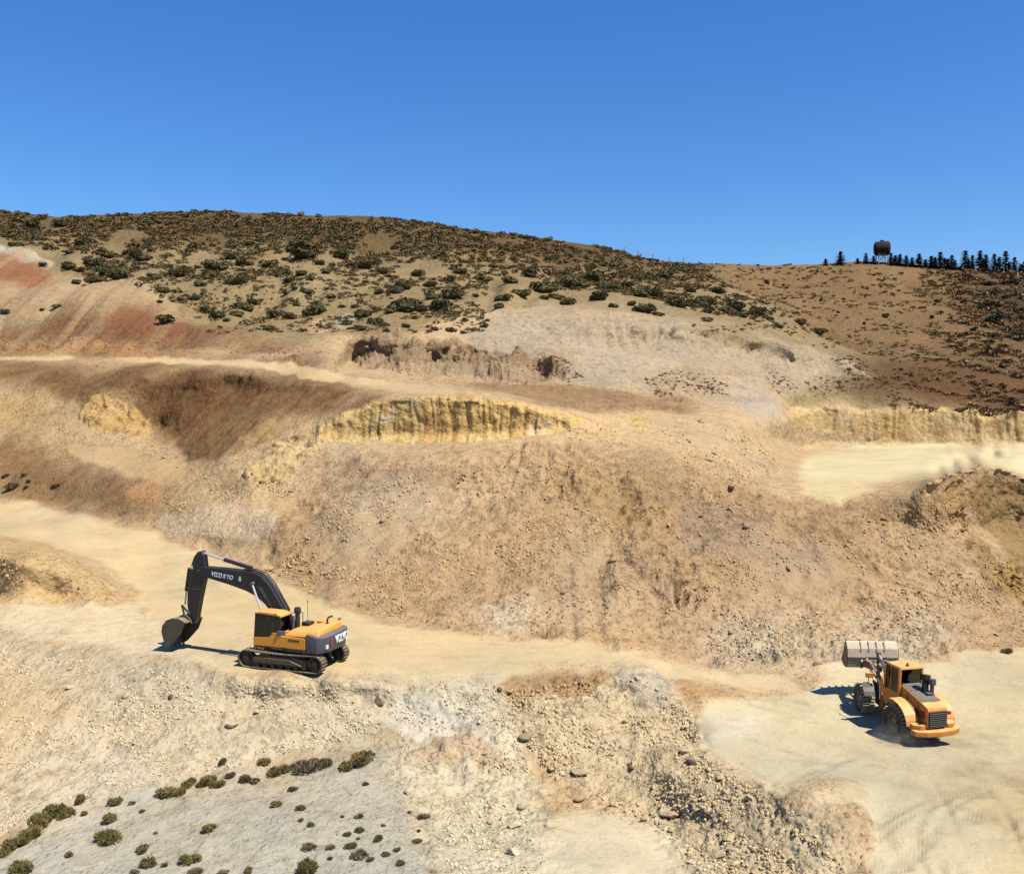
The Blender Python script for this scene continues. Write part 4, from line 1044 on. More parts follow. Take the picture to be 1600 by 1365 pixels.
# ------------------------------------------------------------------ wheel loader
def build_loader(at, theta, artic, tilt_n, scale):
    lo = empty('wheel_loader', at)
    tag(lo, 'dusty orange-yellow wheel loader driving away with its bucket raised', 'wheel loader')
    A = Matrix.Rotation(theta, 4, 'Z')                                  # x forward
    Fm = A @ Matrix.Translation((1.65, 0, 0)) @ Matrix.Rotation(artic, 4, 'Z')   # front frame about the hinge
    def wheel(M, x, s):
        w = empty('wheel'); w.parent = lo
        R = 0.84
        c = M @ Vector((x, 1.06 * s, R)); w.location = c
        K = Matrix.Translation(-c) @ M
        ax = (x, 1.06 * s, R); hw = 0.33
        t = MB(); t.lathe([(0.44, -hw + 0.05), (0.66, -hw), (0.76, -hw + 0.04), (0.80, -hw + 0.12), (0.80, hw - 0.12), (0.76, hw - 0.04), (0.66, hw), (0.44, hw - 0.05)], ax, 36)
        ty = t.build('tyre', M_TYR, w, M=K, smooth=True)
        tr = MB()
        for k in range(26):
            for side in (1, -1):
                a0 = 2 * math.pi * (k + (0.5 if side < 0 else 0)) / 26
                def pt(a, r, y): return Vector((x + r * math.cos(a), 1.06 * s + y, R + r * math.sin(a)))
                w_ = 0.075
                tr.hexa([pt(a0 - w_, 0.79, 0.02 * side), pt(a0 + w_, 0.79, 0.02 * side), pt(a0 + w_ + 0.05, 0.78, hw * 0.98 * side), pt(a0 - w_ + 0.05, 0.78, hw * 0.98 * side)],
                        [pt(a0 - w_ * 0.8, 0.845, 0.02 * side), pt(a0 + w_ * 0.8, 0.845, 0.02 * side), pt(a0 + w_ * 0.8 + 0.05, 0.825, hw * 1.0 * side), pt(a0 - w_ * 0.8 + 0.05, 0.825, hw * 1.0 * side)])
        tr.build('tread', M_TRD, w, M=K)
        r = MB(); r.lathe([(0.0, 0.10 * s), (0.20, 0.12 * s), (0.24, 0.06 * s), (0.36, 0.04 * s), (0.42, 0.24 * s), (0.47, 0.27 * s), (0.47, -0.27 * s), (0.0, -0.2 * s)], ax, 28); r.build('rim', M_RIM, w, M=K, smooth=True)
        h = MB(); h.cyl((x, 1.06 * s + 0.08 * s, R), (x, 1.06 * s + 0.20 * s, R), 0.17, 14)
        for k in range(8):
            tt = 2 * math.pi * k / 8; h.cyl((x + 0.30 * math.cos(tt), 1.06 * s + 0.04 * s, R + 0.30 * math.sin(tt)), (x + 0.30 * math.cos(tt), 1.06 * s + 0.09 * s, R + 0.30 * math.sin(tt)), 0.03, 6)
        h.build('hub', M_RIM, w, 0.01, M=K)
    for s in (1, -1): wheel(A, 0.0, s)
    for s in (1, -1): wheel(Fm, 1.70, s)
    # --- rear frame
    b = MB(); b.prism([(-1.55, 0.72), (1.35, 0.72), (1.45, 1.05), (-1.55, 1.05)], -0.52, 0.52); b.cyl((0, -0.75, 0.84), (0, 0.75, 0.84), 0.26, 14); b.build('rear_chassis', M_BLK, lo, 0.03, M=A)
    body = MB(); body.prism([(0.55, 1.02), (0.55, 2.52), (0.30, 2.52), (-1.18, 2.12), (-1.62, 1.98), (-1.68, 1.84), (-1.68, 0.98)], -0.58, 0.58)
    bd = body.build('engine_hood', M_ORG, lo, 0.04, M=A)
    pnl = MB(); pnl.hexa([(0.44, -0.53, 2.55), (0.44, 0.53, 2.55), (-1.16, 0.53, 2.125), (-1.16, -0.53, 2.125)], [(0.44, -0.53, 2.585), (0.44, 0.53, 2.585), (-1.16, 0.53, 2.16), (-1.16, -0.53, 2.16)])
    pnl.build('hood_top_panel', M_HOOD, bd, 0.01, M=A)
    pl = MB(); pl.hexa([(-0.18, -0.5, 2.395), (-0.18, 0.5, 2.395), (-0.20, 0.5, 2.39), (-0.20, -0.5, 2.39)], [(-0.18, -0.5, 2.43), (-0.18, 0.5, 2.43), (-0.20, 0.5, 2.425), (-0.20, -0.5, 2.425)]); pl.build('panel_seam', M_BLK, bd, M=A)
    gr = MB(); gr.box(-1.72, -1.675, -0.52, 0.52, 1.02, 1.80); g = gr.build('radiator_grille', M_BLK, lo, 0.01, M=A)
    for k in range(7):
        s = MB(); s.hexa([(-1.70, -0.48, 1.10 + k * 0.10), (-1.70, 0.48, 1.10 + k * 0.10), (-1.75, 0.48, 1.06 + k * 0.10), (-1.75, -0.48, 1.06 + k * 0.10)], [(-1.70, -0.48, 1.13 + k * 0.10), (-1.70, 0.48, 1.13 + k * 0.10), (-1.75, 0.48, 1.09 + k * 0.10), (-1.75, -0.48, 1.09 + k * 0.10)])
        s.build('grille_slat', M_PURE, g, M=A)
    bp = MB(); bp.prismz([(-1.30, -1.28), (-1.72, -1.30), (-1.95, -0.75), (-2.02, 0), (-1.95, 0.75), (-1.72, 1.30), (-1.30, 1.28), (-1.45, 0.6), (-1.45, -0.6)], 0.62, 0.90)
    bu = bp.build('rear_counterweight', M_ORG, lo, 0.05, M=A)
    for s in (1, -1):
        q = MB(); q.prismz([(-1.05, 0.64 * s), (-1.02, 1.22 * s), (-1.42, 1.24 * s), (-1.66, 0.95 * s), (-1.66, 0.64 * s)], 0.86, 1.14); q.build('battery_box', M_ORG, lo, 0.05, M=A)
        # rear fender: curved sheet over the wheel
        f = MB(); arc = [math.radians(a) for a in (78, 95, 112, 130, 146, 160, 172)]
        for a0, a1 in zip(arc[:-1], arc[1:]):
            def pp(a, r, y): return (r * math.cos(a) * 1.15, y, 0.84 + r * math.sin(a) * 1.08)
            f.hexa([pp(a0, 1.04, 0.74 * s), pp(a0, 1.04, 1.42 * s), pp(a0, 1.08, 1.42 * s), pp(a0, 1.08, 0.74 * s)], [pp(a1, 1.04, 0.74 * s), pp(a1, 1.04, 1.42 * s), pp(a1, 1.08, 1.42 * s), pp(a1, 1.08, 0.74 * s)])
        f.build('rear_fender', M_ORG, lo, M=A)
        st = MB()
        for zz in (0.5, 0.85, 1.2): st.box(0.95, 1.40, 0.78 * s - 0.12, 0.78 * s + 0.20, zz, zz + 0.04)
        st.box(0.95, 0.98, 0.9 * s - 0.02, 0.9 * s + 0.02, 0.5, 1.5); st.box(1.37, 1.40, 0.9 * s - 0.02, 0.9 * s + 0.02, 0.5, 1.5)
        st.build('ladder', M_BLK, lo, M=A)
        lm = MB(); lm.box(-1.74, -1.66, 0.66 * s - 0.08, 0.66 * s + 0.08, 1.62, 1.78); lm.build('rear_lamp', M_RDEC, lo, 0.01, M=A)
        hl2 = MB(); hl2.tube([(-0.1, 0.62 * s, 1.9), (-0.1, 0.66 * s, 2.3), (-1.0, 0.66 * s, 2.1), (-1.0, 0.62 * s, 1.75)], 0.02, 6); hl2.build('hood_rail', M_BLK, lo, M=A)
        for k_ in range(6):
            vv = MB(); vv.box(-1.45 + k_ * 0.13, -1.37 + k_ * 0.13, min(0.578 * s, 0.592 * s), max(0.578 * s, 0.592 * s), 1.35, 1.75); vv.build('side_vent', M_PURE, bd, M=A)
    # pre-cleaner and exhaust on the hood, right of centre
    k = MB(); k.cyl((-0.42, -0.20, 2.3), (-0.30, -0.30, 2.95), 0.18, 14, 0.16); k.cyl((-0.30, -0.30, 2.95), (-0.26, -0.34, 3.22), 0.24, 16); k.build('exhaust_stack', M_PURE, lo, 0.012, M=A, smooth=True)
    k = MB(); k.cyl((-0.62, -0.46, 2.25), (-0.58, -0.48, 2.85), 0.10, 12); k.cyl((-0.58, -0.48, 2.78), (-0.56, -0.5, 3.08), 0.19, 14); k.box(-0.75, -0.2, -0.5, -0.1, 2.25, 2.42); k.build('air_precleaner', M_HOOD, lo, 0.012, M=A, smooth=True)
    # --- cab
    cab = empty('cab'); cab.parent = lo; c0 = A @ Vector((1.0, 0, 1.5)); cab.location = c0; K = Matrix.Translation(-c0) @ A
    w = 0.72
    rf = MB(); rf.hexa([(0.36, -w, 3.32), (0.36, w, 3.32), (1.62, w, 3.32), (1.62, -w, 3.32)], [(0.42, -w + 0.06, 3.46), (0.42, w - 0.06, 3.46), (1.55, w - 0.06, 3.46), (1.55, -w + 0.06, 3.46)]); rf.build('roof', M_ORG, cab, 0.05, M=K, smooth=True)
    lw = MB(); lw.prism([(0.42, 1.30), (1.70, 1.30), (1.72, 2.05), (1.3, 2.10), (0.42, 2.05)], -w + 0.02, w - 0.02); lw.build('cab_base', M_ORG, cab, 0.03, M=K)
    for y in (-w + 0.06, w - 0.06):
        pm = MB(); pm.box(0.40, 0.54, y - 0.06, y + 0.06, 1.5, 3.34)
        pm.box(1.10, 1.15, y - 0.045, y + 0.045, 2.0, 3.34)
        pm.hexa([(1.63, y - 0.05, 2.0), (1.72, y - 0.05, 2.0), (1.72, y + 0.05, 2.0), (1.63, y + 0.05, 2.0)], [(1.52, y - 0.05, 3.34), (1.60, y - 0.05, 3.34), (1.60, y + 0.05, 3.34), (1.52, y + 0.05, 3.34)])
        pm.build('cab_pillars', M_ORG, cab, 0.015, M=K)
    def pane(pts, t=0.012):
        a = [Vector(p) for p in pts]; nrm = (a[1] - a[0]).cross(a[2] - a[0]).normalized() * t
        m = MB(); m.hexa(a, [p + nrm for p in a]); m.build('window', M_GLS, cab, M=K)
    for y in (-w + 0.06, w - 0.06):
        pane([(0.54, y, 2.06), (1.10, y, 2.08), (1.10, y, 3.31), (0.54, y, 3.31)])
        pane([(1.15, y, 2.08), (1.64, y, 2.05), (1.53, y, 3.31), (1.15, y, 3.31)])
    pane([(0.45, -w + 0.12, 2.55), (0.45, w - 0.12, 2.55), (0.45, w - 0.12, 3.31), (0.45, -w + 0.12, 3.31)])
    pane([(1.69, -w + 0.11, 2.05), (1.69, w - 0.11, 2.05), (1.57, w - 0.11, 3.31), (1.57, -w + 0.11, 3.31)])
    se = MB(); se.box(0.70, 1.15, -0.26, 0.26, 2.05, 2.25); se.prism([(0.66, 2.2), (0.80, 2.2), (0.68, 2.95), (0.56, 2.92)], -0.26, 0.26); se.build('seat', M_SEAT, cab, 0.05, M=K)
    co = MB(); co.cyl((1.52, 0, 1.95), (1.35, 0, 2.5), 0.04, 8); co.cyl((1.33, 0, 2.48), (1.36, 0, 2.53), 0.2, 16); co.build('steering_column', M_SEAT, cab, M=K)
    be = MB(); be.cyl((0.55, 0.16, 3.45), (0.55, 0.16, 3.50), 0.09, 10); be.cyl((0.55, 0.16, 3.50), (0.55, 0.16, 3.62), 0.06, 10, 0.045); be.build('beacon', M_BLK, cab, M=K, smooth=True)
    mi = MB(); mi.tube([(1.55, 0.70, 3.15), (1.72, 1.05, 3.1), (1.72, 1.05, 2.75)], 0.02, 6); mi.box(1.69, 1.75, 0.95, 1.15, 2.55, 2.95); mi.build('mirror', M_BLK, cab, M=K)
    hr = MB(); hr.tube([(1.78, 0.86, 1.4), (1.78, 0.86, 2.3), (2.35, 0.92, 2.75), (2.62, 0.92, 2.62)], 0.026, 8); hr.build('handrail', M_WHT, lo, M=A)
    # --- front frame, lift arms, bucket
    Lm = Fm @ Matrix.Translation((1.1, 0, 2.2)) @ Matrix.Rotation(math.radians(6.5), 4, 'Y') @ Matrix.Translation((-1.1, 0, -2.2))
    f = MB(); f.prism([(-0.15, 0.62), (2.05, 0.55), (2.15, 0.95), (1.7, 1.35), (1.5, 2.15), (1.1, 2.20), (0.75, 1.35), (-0.15, 1.10)], -0.44, 0.44); f.cyl((1.70, -0.75, 0.84), (1.70, 0.75, 0.84), 0.26, 14)
    f.build('front_frame', M_ORG, lo, 0.04, M=Fm)
    for s in (1, -1):
        q = MB(); arc = [math.radians(a) for a in (112, 128, 142, 156)]
        for a0, a1 in zip(arc[:-1], arc[1:]):
            def pp(a, r, y): return (1.70 + r * math.cos(a) * 1.05, y, 0.84 + r * math.sin(a))
            q.hexa([pp(a0, 0.97, 0.78 * s), pp(a0, 0.97, 1.36 * s), pp(a0, 1.0, 1.36 * s), pp(a0, 1.0, 0.78 * s)], [pp(a1, 0.97, 0.78 * s), pp(a1, 0.97, 1.36 * s), pp(a1, 1.0, 1.36 * s), pp(a1, 1.0, 0.78 * s)])
        q.build('front_fender', M_BLK, lo, M=Fm)
        hl = MB(); hl.tube([(1.35, 0.95 * s, 1.8), (1.35, 0.98 * s, 2.12)], 0.03, 6); hl.box(1.28, 1.44, 0.92 * s - 0.2, 0.92 * s + 0.2, 2.08, 2.34); hl.build('headlamp', M_ORG, lo, 0.03, M=Fm)
    ar = MB()
    for y in (-0.62, 0.42):
        ar.prism([(0.95, 2.30), (1.25, 2.42), (2.2, 2.78), (3.0, 2.78), (3.52, 2.52), (3.55, 2.30), (2.95, 2.40), (2.2, 2.38), (1.3, 2.06), (1.0, 2.06)], y, y + 0.20)
    ar.cyl((2.35, -0.5, 2.55), (2.35, 0.5, 2.55), 0.16, 12)
    arms = ar.build('lift_arms', M_ARM, lo, 0.02, M=Lm)
    for y in (-0.52, 0.52):
        c = MB(); c.cyl((1.05, y, 1.15), (1.75, y, 1.78), 0.10, 12); cc = c.build('lift_cylinder', M_BLK, lo, M=Fm, smooth=True)
        c = MB(); c.cyl((1.75, y, 1.78), (2.35, y, 2.40), 0.055, 10); c.build('rod', M_ROD, cc, M=Lm, smooth=True)
    c = MB(); c.cyl((1.2, 0, 2.30), (2.0, 0, 2.88), 0.10, 12); cc = c.build('tilt_cylinder', M_BLK, lo, M=Lm, smooth=True)
    c = MB(); c.cyl((2.0, 0, 2.88), (2.5, 0, 3.18), 0.055, 10); c.build('rod', M_ROD, cc, M=Lm, smooth=True)
    bc = MB(); bc.prism([(2.40, 3.26), (2.62, 3.28), (2.55, 2.62), (2.45, 2.2), (2.28, 2.24), (2.35, 2.65)], -0.11, 0.11); bc.build('bellcrank', M_BLK, lo, 0.02, M=Lm)
    li = MB(); li.cyl((2.40, 0, 2.25), (3.42, 0, 2.62), 0.07, 8); li.build('tilt_link', M_BLK, lo, M=Lm)
    hs = MB()
    for y in (-0.2, 0.2, 0.28): hs.tube([(0.7, y, 1.5), (1.0, y, 2.5), (1.5, y, 2.95), (2.1, y, 3.0)], 0.028, 6)
    hs.build('hydraulic_hoses', M_BLK, lo, M=Fm, smooth=True)
    # bucket seen from behind: rounded floor below, upright back plate, spill edge on top
    bw = 1.42
    sh = [(4.55, 2.55), (4.10, 2.28), (3.75, 2.22), (3.55, 2.30), (3.46, 2.55), (3.46, 2.80), (3.40, 2.86), (3.44, 3.32), (3.62, 3.66), (3.80, 3.70)]
    inn = []
    for i, p in enumerate(sh):
        a = Vector(sh[max(0, i - 1)]); b2 = Vector(sh[min(len(sh) - 1, i + 1)]); t = (b2 - a).normalized()
        inn.append((p[0] + t.y * 0.045, p[1] - t.x * 0.045))
    bk = MB()
    for i in range(len(sh) - 1):
        def qq(y): return [(sh[i][0], y, sh[i][1]), (sh[i + 1][0], y, sh[i + 1][1]), (inn[i + 1][0], y, inn[i + 1][1]), (inn[i][0], y, inn[i][1])]
        bk.hexa(qq(-bw), qq(bw))
    bucket = bk.build('bucket', M_BK2, lo, M=Lm)
    for y in (-bw - 0.03, bw - 0.012):
        sd = MB(); sd.prism(sh + [(4.15, 3.05)], y, y + 0.042); sd.build('bucket_side', M_BKT, bucket, M=Lm)
    for s in (1, -1):
        lg = MB(); lg.box(3.34, 3.46, min(0.45 * s, (bw - 0.02) * s), max(0.45 * s, (bw - 0.02) * s), 2.80, 2.86); lg.build('back_ledge', M_BKT, bucket, 0.01, M=Lm)
    for k in range(4):
        y = -0.66 + k * 0.44
        rb = MB(); rb.hexa([(3.36, y - 0.03, 3.22), (3.36, y + 0.03, 3.22), (3.47, y + 0.03, 3.22), (3.47, y - 0.03, 3.22)], [(3.58, y - 0.03, 3.70), (3.58, y + 0.03, 3.70), (3.66, y + 0.03, 3.70), (3.66, y - 0.03, 3.70)]); rb.build('back_rib', M_BKT, bucket, M=Lm)
    for s in (1, -1):
        er = MB(); er.prism([(3.46, 2.22), (3.46, 2.86), (3.30, 2.62), (3.30, 2.3)], 0.34 * s - 0.05, 0.34 * s + 0.05); er.prism([(3.46, 2.22), (3.46, 2.86), (3.30, 2.62), (3.30, 2.3)], 0.66 * s - 0.05, 0.66 * s + 0.05); er.build('bucket_ear', M_BKT, bucket, M=Lm)
    for k in range(8):
        y = -bw + 0.1 + k * (2 * bw - 0.2) / 7
        th = MB(); th.hexa([(4.45, y - 0.06, 2.50), (4.45, y + 0.06, 2.50), (4.45, y + 0.06, 2.58), (4.45, y - 0.06, 2.58)], [(4.75, y - 0.03, 2.63), (4.75, y + 0.03, 2.63), (4.75, y + 0.03, 2.66), (4.75, y - 0.03, 2.66)]); th.build('tooth', M_BKT, bucket, M=Lm)
    lo.scale = (scale,) * 3
    lo.rotation_mode = 'QUATERNION'
    lo.rotation_quaternion = Vector((0, 0, 1)).rotation_difference(tilt_n)
    return lo

def plane_at(u, v, spread=(40, 14)):
    pts = [ground(u + du * spread[0], v + dv * spread[1])[0] for du in (-1, -0.5, 0, 0.5, 1) for dv in (-1, -0.5, 0, 0.5, 1)]
    A = np.array([[p.x, p.y, 1] for p in pts]); z = np.array([p.z for p in pts])
    a, b, c = np.linalg.lstsq(A, z, rcond=None)[0]
    p0 = ground(u, v)[0]
    return Vector((p0.x, p0.y, a * p0.x + b * p0.y + c)), Vector((-a, -b, 1)).normalized()

g0, gn = plane_at(460, 1037, (60, 10))
excavator = build_excavator(g0 + Vector((0, 0, 0.02)), math.radians(18), math.radians(22), gn, 1.0)
g1, gn1 = plane_at(1429, 1147, (40, 12))
loader = build_loader(g1 + Vector((0, 0, 0.0)), math.radians(90 + 15), math.radians(-16), gn1, 0.94)

# ------------------------------------------------------------------ dust kicked up by the loader's rear wheel
def mat_dust():
    m = bpy.data.materials.new('dust'); m.use_nodes = True; nt = m.node_tree
    nt.nodes.remove(nt.nodes['Principled BSDF'])
    v = nt.nodes.new('ShaderNodeVolumePrincipled'); v.inputs['Color'].default_value = (0.86, 0.76, 0.58, 1); v.inputs['Anisotropy'].default_value = 0.2
    tc = nt.nodes.new('ShaderNodeTexCoord')
    ln = nt.nodes.new('ShaderNodeVectorMath'); ln.operation = 'LENGTH'; nt.links.new(tc.outputs['Object'], ln.inputs[0])
    fall = nmath(nt, 'MAXIMUM', nmath(nt, 'SUBTRACT', 1.0, ln.outputs['Value']), 0.0)
    n = noise(nt, tc.outputs['Object'], 2.2, 3, 0.6)
    d = nmath(nt, 'MULTIPLY', nmath(nt, 'MAXIMUM', nmath(nt, 'SUBTRACT', n.outputs[0], 0.38), 0.0), nmath(nt, 'MULTIPLY', fall, 5.5))
    nt.links.new(d, v.inputs['Density']); nt.links.new(v.outputs[0], nt.nodes['Material Output'].inputs['Volume'])
    return m
bm = bmesh.new(); bmesh.ops.create_icosphere(bm, subdivisions=3, radius=1.0)
me = bpy.data.meshes.new('dust_cloud'); bm.to_mesh(me); bm.free(); me.materials.append(mat_dust())
dust = bpy.data.objects.new('dust_cloud', me); COL.objects.link(dust); dust['kind'] = 'stuff'; dust['label'] = 'thin dust cloud at the rear wheel of the loader'
gd = ground(1408, 1160)[0]
dust.location = gd + Vector((0, 0, 0.25)); dust.scale = (1.5, 1.2, 0.75)

# ------------------------------------------------------------------ vegetation materials
def mat_leaf(name, stops, ko=0.55, gain=1.0):
    m, nt, p = new_mat(name)
    oi = nt.nodes.new('ShaderNodeObjectInfo')
    at = nt.nodes.new('ShaderNodeAttribute'); at.attribute_name = 'tone'
    ge = nt.nodes.new('ShaderNodeNewGeometry')
    n = noise(nt, ge.outputs['Position'], 2.5, 2, 0.5)
    f = nmath(nt, 'ADD', nmath(nt, 'MULTIPLY', oi.outputs['Random'], ko), nmath(nt, 'MULTIPLY', at.outputs['Fac'], 1 - ko))
    c = ramp(nt, f, [(a, tuple(s2l(b) * gain)) for a, b in stops])
    c = mixc(nt, 'MULTIPLY', 0.6, c, ramp(nt, n.outputs[0], [(0.3, (0.6, 0.6, 0.6)), (0.7, (1.25, 1.2, 1.1))]))
    nt.links.new(c, p.inputs['Base Color'])
    p.inputs['Roughness'].default_value = 0.8
    p.inputs['Specular IOR Level'].default_value = 0.15
    return m
M_SHR = mat_leaf('hill_shrub_leaves', [(0.0, (80, 62, 42)), (0.25, (64, 58, 36)), (0.6, (76, 74, 42)), (1.0, (98, 82, 54))], gain=1.0)
M_SCRUB = mat_leaf('hill_scrub_leaves', [(0.0, (66, 60, 36)), (0.35, (82, 76, 46)), (0.6, (92, 78, 50)), (0.8, (112, 86, 56)), (1.0, (122, 108, 76))], ko=0.0)
M_SHF = mat_leaf('olive_shrub_leaves', [(0.0, (98, 86, 58)), (0.4, (106, 98, 60)), (0.7, (120, 108, 68)), (1.0, (134, 114, 76))])
M_DRY = mat_leaf('grey_dry_twigs', [(0.0, (84, 78, 60)), (0.5, (104, 96, 72)), (1.0, (120, 108, 82))])
M_CON = mat_leaf('conifer_needles', [(0.0, (24, 29, 20)), (0.5, (32, 38, 26)), (1.0, (44, 48, 32))])
M_DRK_TREE = mat_leaf('dark_tree_leaves', [(0.0, (34, 38, 28)), (0.5, (42, 48, 32)), (1.0, (56, 56, 38))])
M_BARK = mat_paint('bark', (74, 58, 44), 0.9, 0.1)

def leafy(name, mat, n, rz, leaf, seed, core=True, clumps=5, spiky=0.0, radial=0.0):
    """shrub of unit half-width: leaf-sized faces gathered in clumps round a dark twiggy heart"""
    r = np.random.default_rng(seed)
    V = []; F = []; tone = []
    cl = [np.array([0, 0, 0.25 * rz])] + [np.array([0.55 * math.cos(a), 0.55 * math.sin(a), rz * q]) for a, q in zip(r.uniform(0, 6.28, clumps), r.uniform(0.15, 0.5, clumps))]
    cr = [0.62] + list(r.uniform(0.32, 0.52, clumps))
    ct = r.uniform(0, 1, clumps + 1)
    for i in range(n):
        k = r.integers(0, clumps + 1)
        d = r.normal(size=3); d /= np.linalg.norm(d); d[2] = abs(d[2]) * 0.9 - 0.05
        rad = cr[k] * (0.72 + 0.34 * r.random())
        c = cl[k] + d * rad * np.array([1, 1, rz * 1.1])
        c[2] = max(c[2], 0.02)
        nrm = d * 0.7 + r.normal(size=3) * 0.6; nrm /= np.linalg.norm(nrm)
        t = np.cross(nrm, r.normal(size=3)); t /= np.linalg.norm(t) + 1e-6
        if radial: t = t * (1 - radial) + (d + np.array([0, 0, 0.5])) * radial; t /= np.linalg.norm(t) + 1e-6
        b = np.cross(nrm, t); b /= np.linalg.norm(b) + 1e-6
        s = leaf * (0.6 + 0.8 * r.random())
        j = len(V)
        V += [c - t * s, c + b * s * 0.45, c + t * s * (1 + spiky), c - b * s * 0.45]
        F.append((j, j + 1, j + 2, j + 3)); tone += [float(np.clip(ct[k] * 0.6 + r.random() * 0.4, 0, 1))] * 4
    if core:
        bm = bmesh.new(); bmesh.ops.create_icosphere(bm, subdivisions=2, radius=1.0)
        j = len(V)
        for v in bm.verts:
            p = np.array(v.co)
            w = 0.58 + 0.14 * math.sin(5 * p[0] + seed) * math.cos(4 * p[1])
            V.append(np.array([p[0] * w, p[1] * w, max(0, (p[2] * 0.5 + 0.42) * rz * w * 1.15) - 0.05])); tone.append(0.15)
        F += [tuple(j + q.index for q in f.verts) for f in bm.faces]
        bm.free()
    me = bpy.data.meshes.new(name)
    me.from_pydata([tuple(v) for v in V], [], F)
    at = me.attributes.new('tone', 'FLOAT', 'POINT'); at.data.foreach_set('value', np.array(tone, np.float32))
    me.materials.append(mat)
    return me

def put(name, me, loc, scale, rot=None):
    o = bpy.data.objects.new(name, me); COL.objects.link(o)
    o.location = loc; o.scale = scale if hasattr(scale, '__len__') else (scale,) * 3
    o.rotation_euler = (0, 0, random.uniform(0, 6.28)) if rot is None else rot
    return o

# ------------------------------------------------------------------ shrubs on the hill
HILL_ME = [leafy('hill_shrub', M_SHR, 420, 0.78, 0.13, 20 + i, clumps=4 + i % 3) for i in range(7)]
HS = [(20,382,12),(56,360,14),(95,352,26),(45,352,30),(65,411,11),(108,411,22),(122,412,18),(145,441,22),(118,443,16),(186,439,32),(163,426,24),(161,440,12),(222,443,12),(107,388,15),(70,386,9),(240,435,20),(254,456,18),(250,469,11),(260,501,25),(284,463,14),(302,461,20),(312,446,20),(325,471,22),(340,476,24),(346,488,12),(352,499,12),(310,412,12),(210,392,22),(225,402,26),(148,401,28),(160,408,22),(125,374,26),(165,382,30),(200,377,26),(305,380,18),(365,384,14),(390,382,14),(360,400,20),(375,407,22),(392,408,14),(340,417,34),(370,442,30),(330,427,26),(280,427,26),(292,420,24),(395,462,22),(385,472,26),(370,483,22),(88,480,14),(65,485,8),(10,490,14),
(420,412,26),(440,428,20),(478,404,46),(530,402,26),(570,420,26),(480,452,20),(447,452,10),(460,450,10),(462,467,13),(495,458,12),(485,478,36),(430,488,26),(455,493,22),(418,511,20),(533,467,10),(555,467,14),(590,452,16),(632,447,24),(672,442,22),(678,465,24),(705,464,32),(744,462,10),(785,467,26),(620,452,26),(635,482,44),(610,485,18),(565,487,26),(585,502,22),(560,513,14),(547,512,10),(570,516,18),(603,506,15),(635,509,15),(605,519,11),(660,482,22),(690,480,32),(670,493,9),(703,493,8),(755,511,14),(762,501,8),(682,516,9),(702,517,14),(725,521,10),(780,477,20),(545,503,16),(546,412,18),(510,430,16),(450,440,18),(470,432,20),(500,415,18),(600,425,20),(650,425,22),(700,430,22),(740,440,18),(720,420,22),(760,430,20),(585,405,20),
(955,424,17),(920,414,22),(905,442,38),(935,468,30),(885,471,24),(850,447,40),(815,460,24),(852,465,15),(925,432,36),(955,452,24),(1000,466,30),(1005,484,32),(1020,457,30),(1060,482,36),(1095,480,36),(1105,490,18),(1140,491,28),(1160,496,20),(1200,499,14),(1105,501,16),(1120,493,10),(1000,432,22),(1040,434,22),(1120,457,22),(1150,482,30),(1180,491,30),(1250,507,20),(1280,514,25),(870,460,22),(830,430,24),(800,445,22),(980,445,22),(960,478,16),(1045,465,22),(1080,455,20),(1030,490,14),(985,476,14),(1218,512,14)]
hill_ct = 0
def hill_shrub(u, v, w, label, group, mat_me=HILL_ME, hs=1.0):
    global hill_ct
    p, n = ground(u, v)
    s = 0.5 * w * p.y / F0
    me = mat_me[hill_ct % len(mat_me)]; hill_ct += 1
    o = put('shrub', me, p - Vector((0, 0, 0.05 * s)), (s * random.uniform(0.9, 1.1), s * random.uniform(0.9, 1.1), s * random.uniform(0.85, 1.15) * hs))
    return tag(o, label, 'shrub', group)
NOTED = {(186, 439): 'large dark round shrub at the top of the pale left bank', (145, 441): 'round olive shrub left of the largest shrub on the pale bank', (260, 501): 'lone dark shrub sitting in the red soil band above the upper road',
         (65, 411): 'small dark shrub standing beside the red soil patch at far left', (478, 404): 'wide grey-green shrub mass near the middle of the scrub hill', (418, 511): 'isolated brown shrub above the pink soil cone'}
for (u, v, w) in HS:
    if (u, v) in NOTED: hill_shrub(u, v, w * 1.35, NOTED[(u, v)], None)
    else:
        sz = 'large' if w >= 26 else 'medium' if w >= 16 else 'small'
        if u < 240: area = 'near the red and pale banks at the far left' if v > 395 else 'near the skyline at the far left'
        elif u < 400: area = 'above the lone shrub of the red band' if v > 430 else 'high on the left part of the scrub hill'
        elif u < 545: area = 'around the pink soil cone' if v > 455 else 'in the middle of the scrub hill'
        elif u < 720: area = 'just above the dark rock outcrop' if v > 490 else 'over the pale gully left of the grey scarp' if v > 435 else 'high above the dark rock outcrop'
        elif u < 880: area = 'above the left end of the grey scarp'
        elif u < 1040: area = 'above the middle of the grey scarp' if v > 445 else 'below the dip of the skyline'
        else: area = 'beside the wire fence on the hill shoulder'
        hill_shrub(u, v, w * 1.35, f'{sz} dark olive shrub {area}', f'{sz} shrubs {area}')
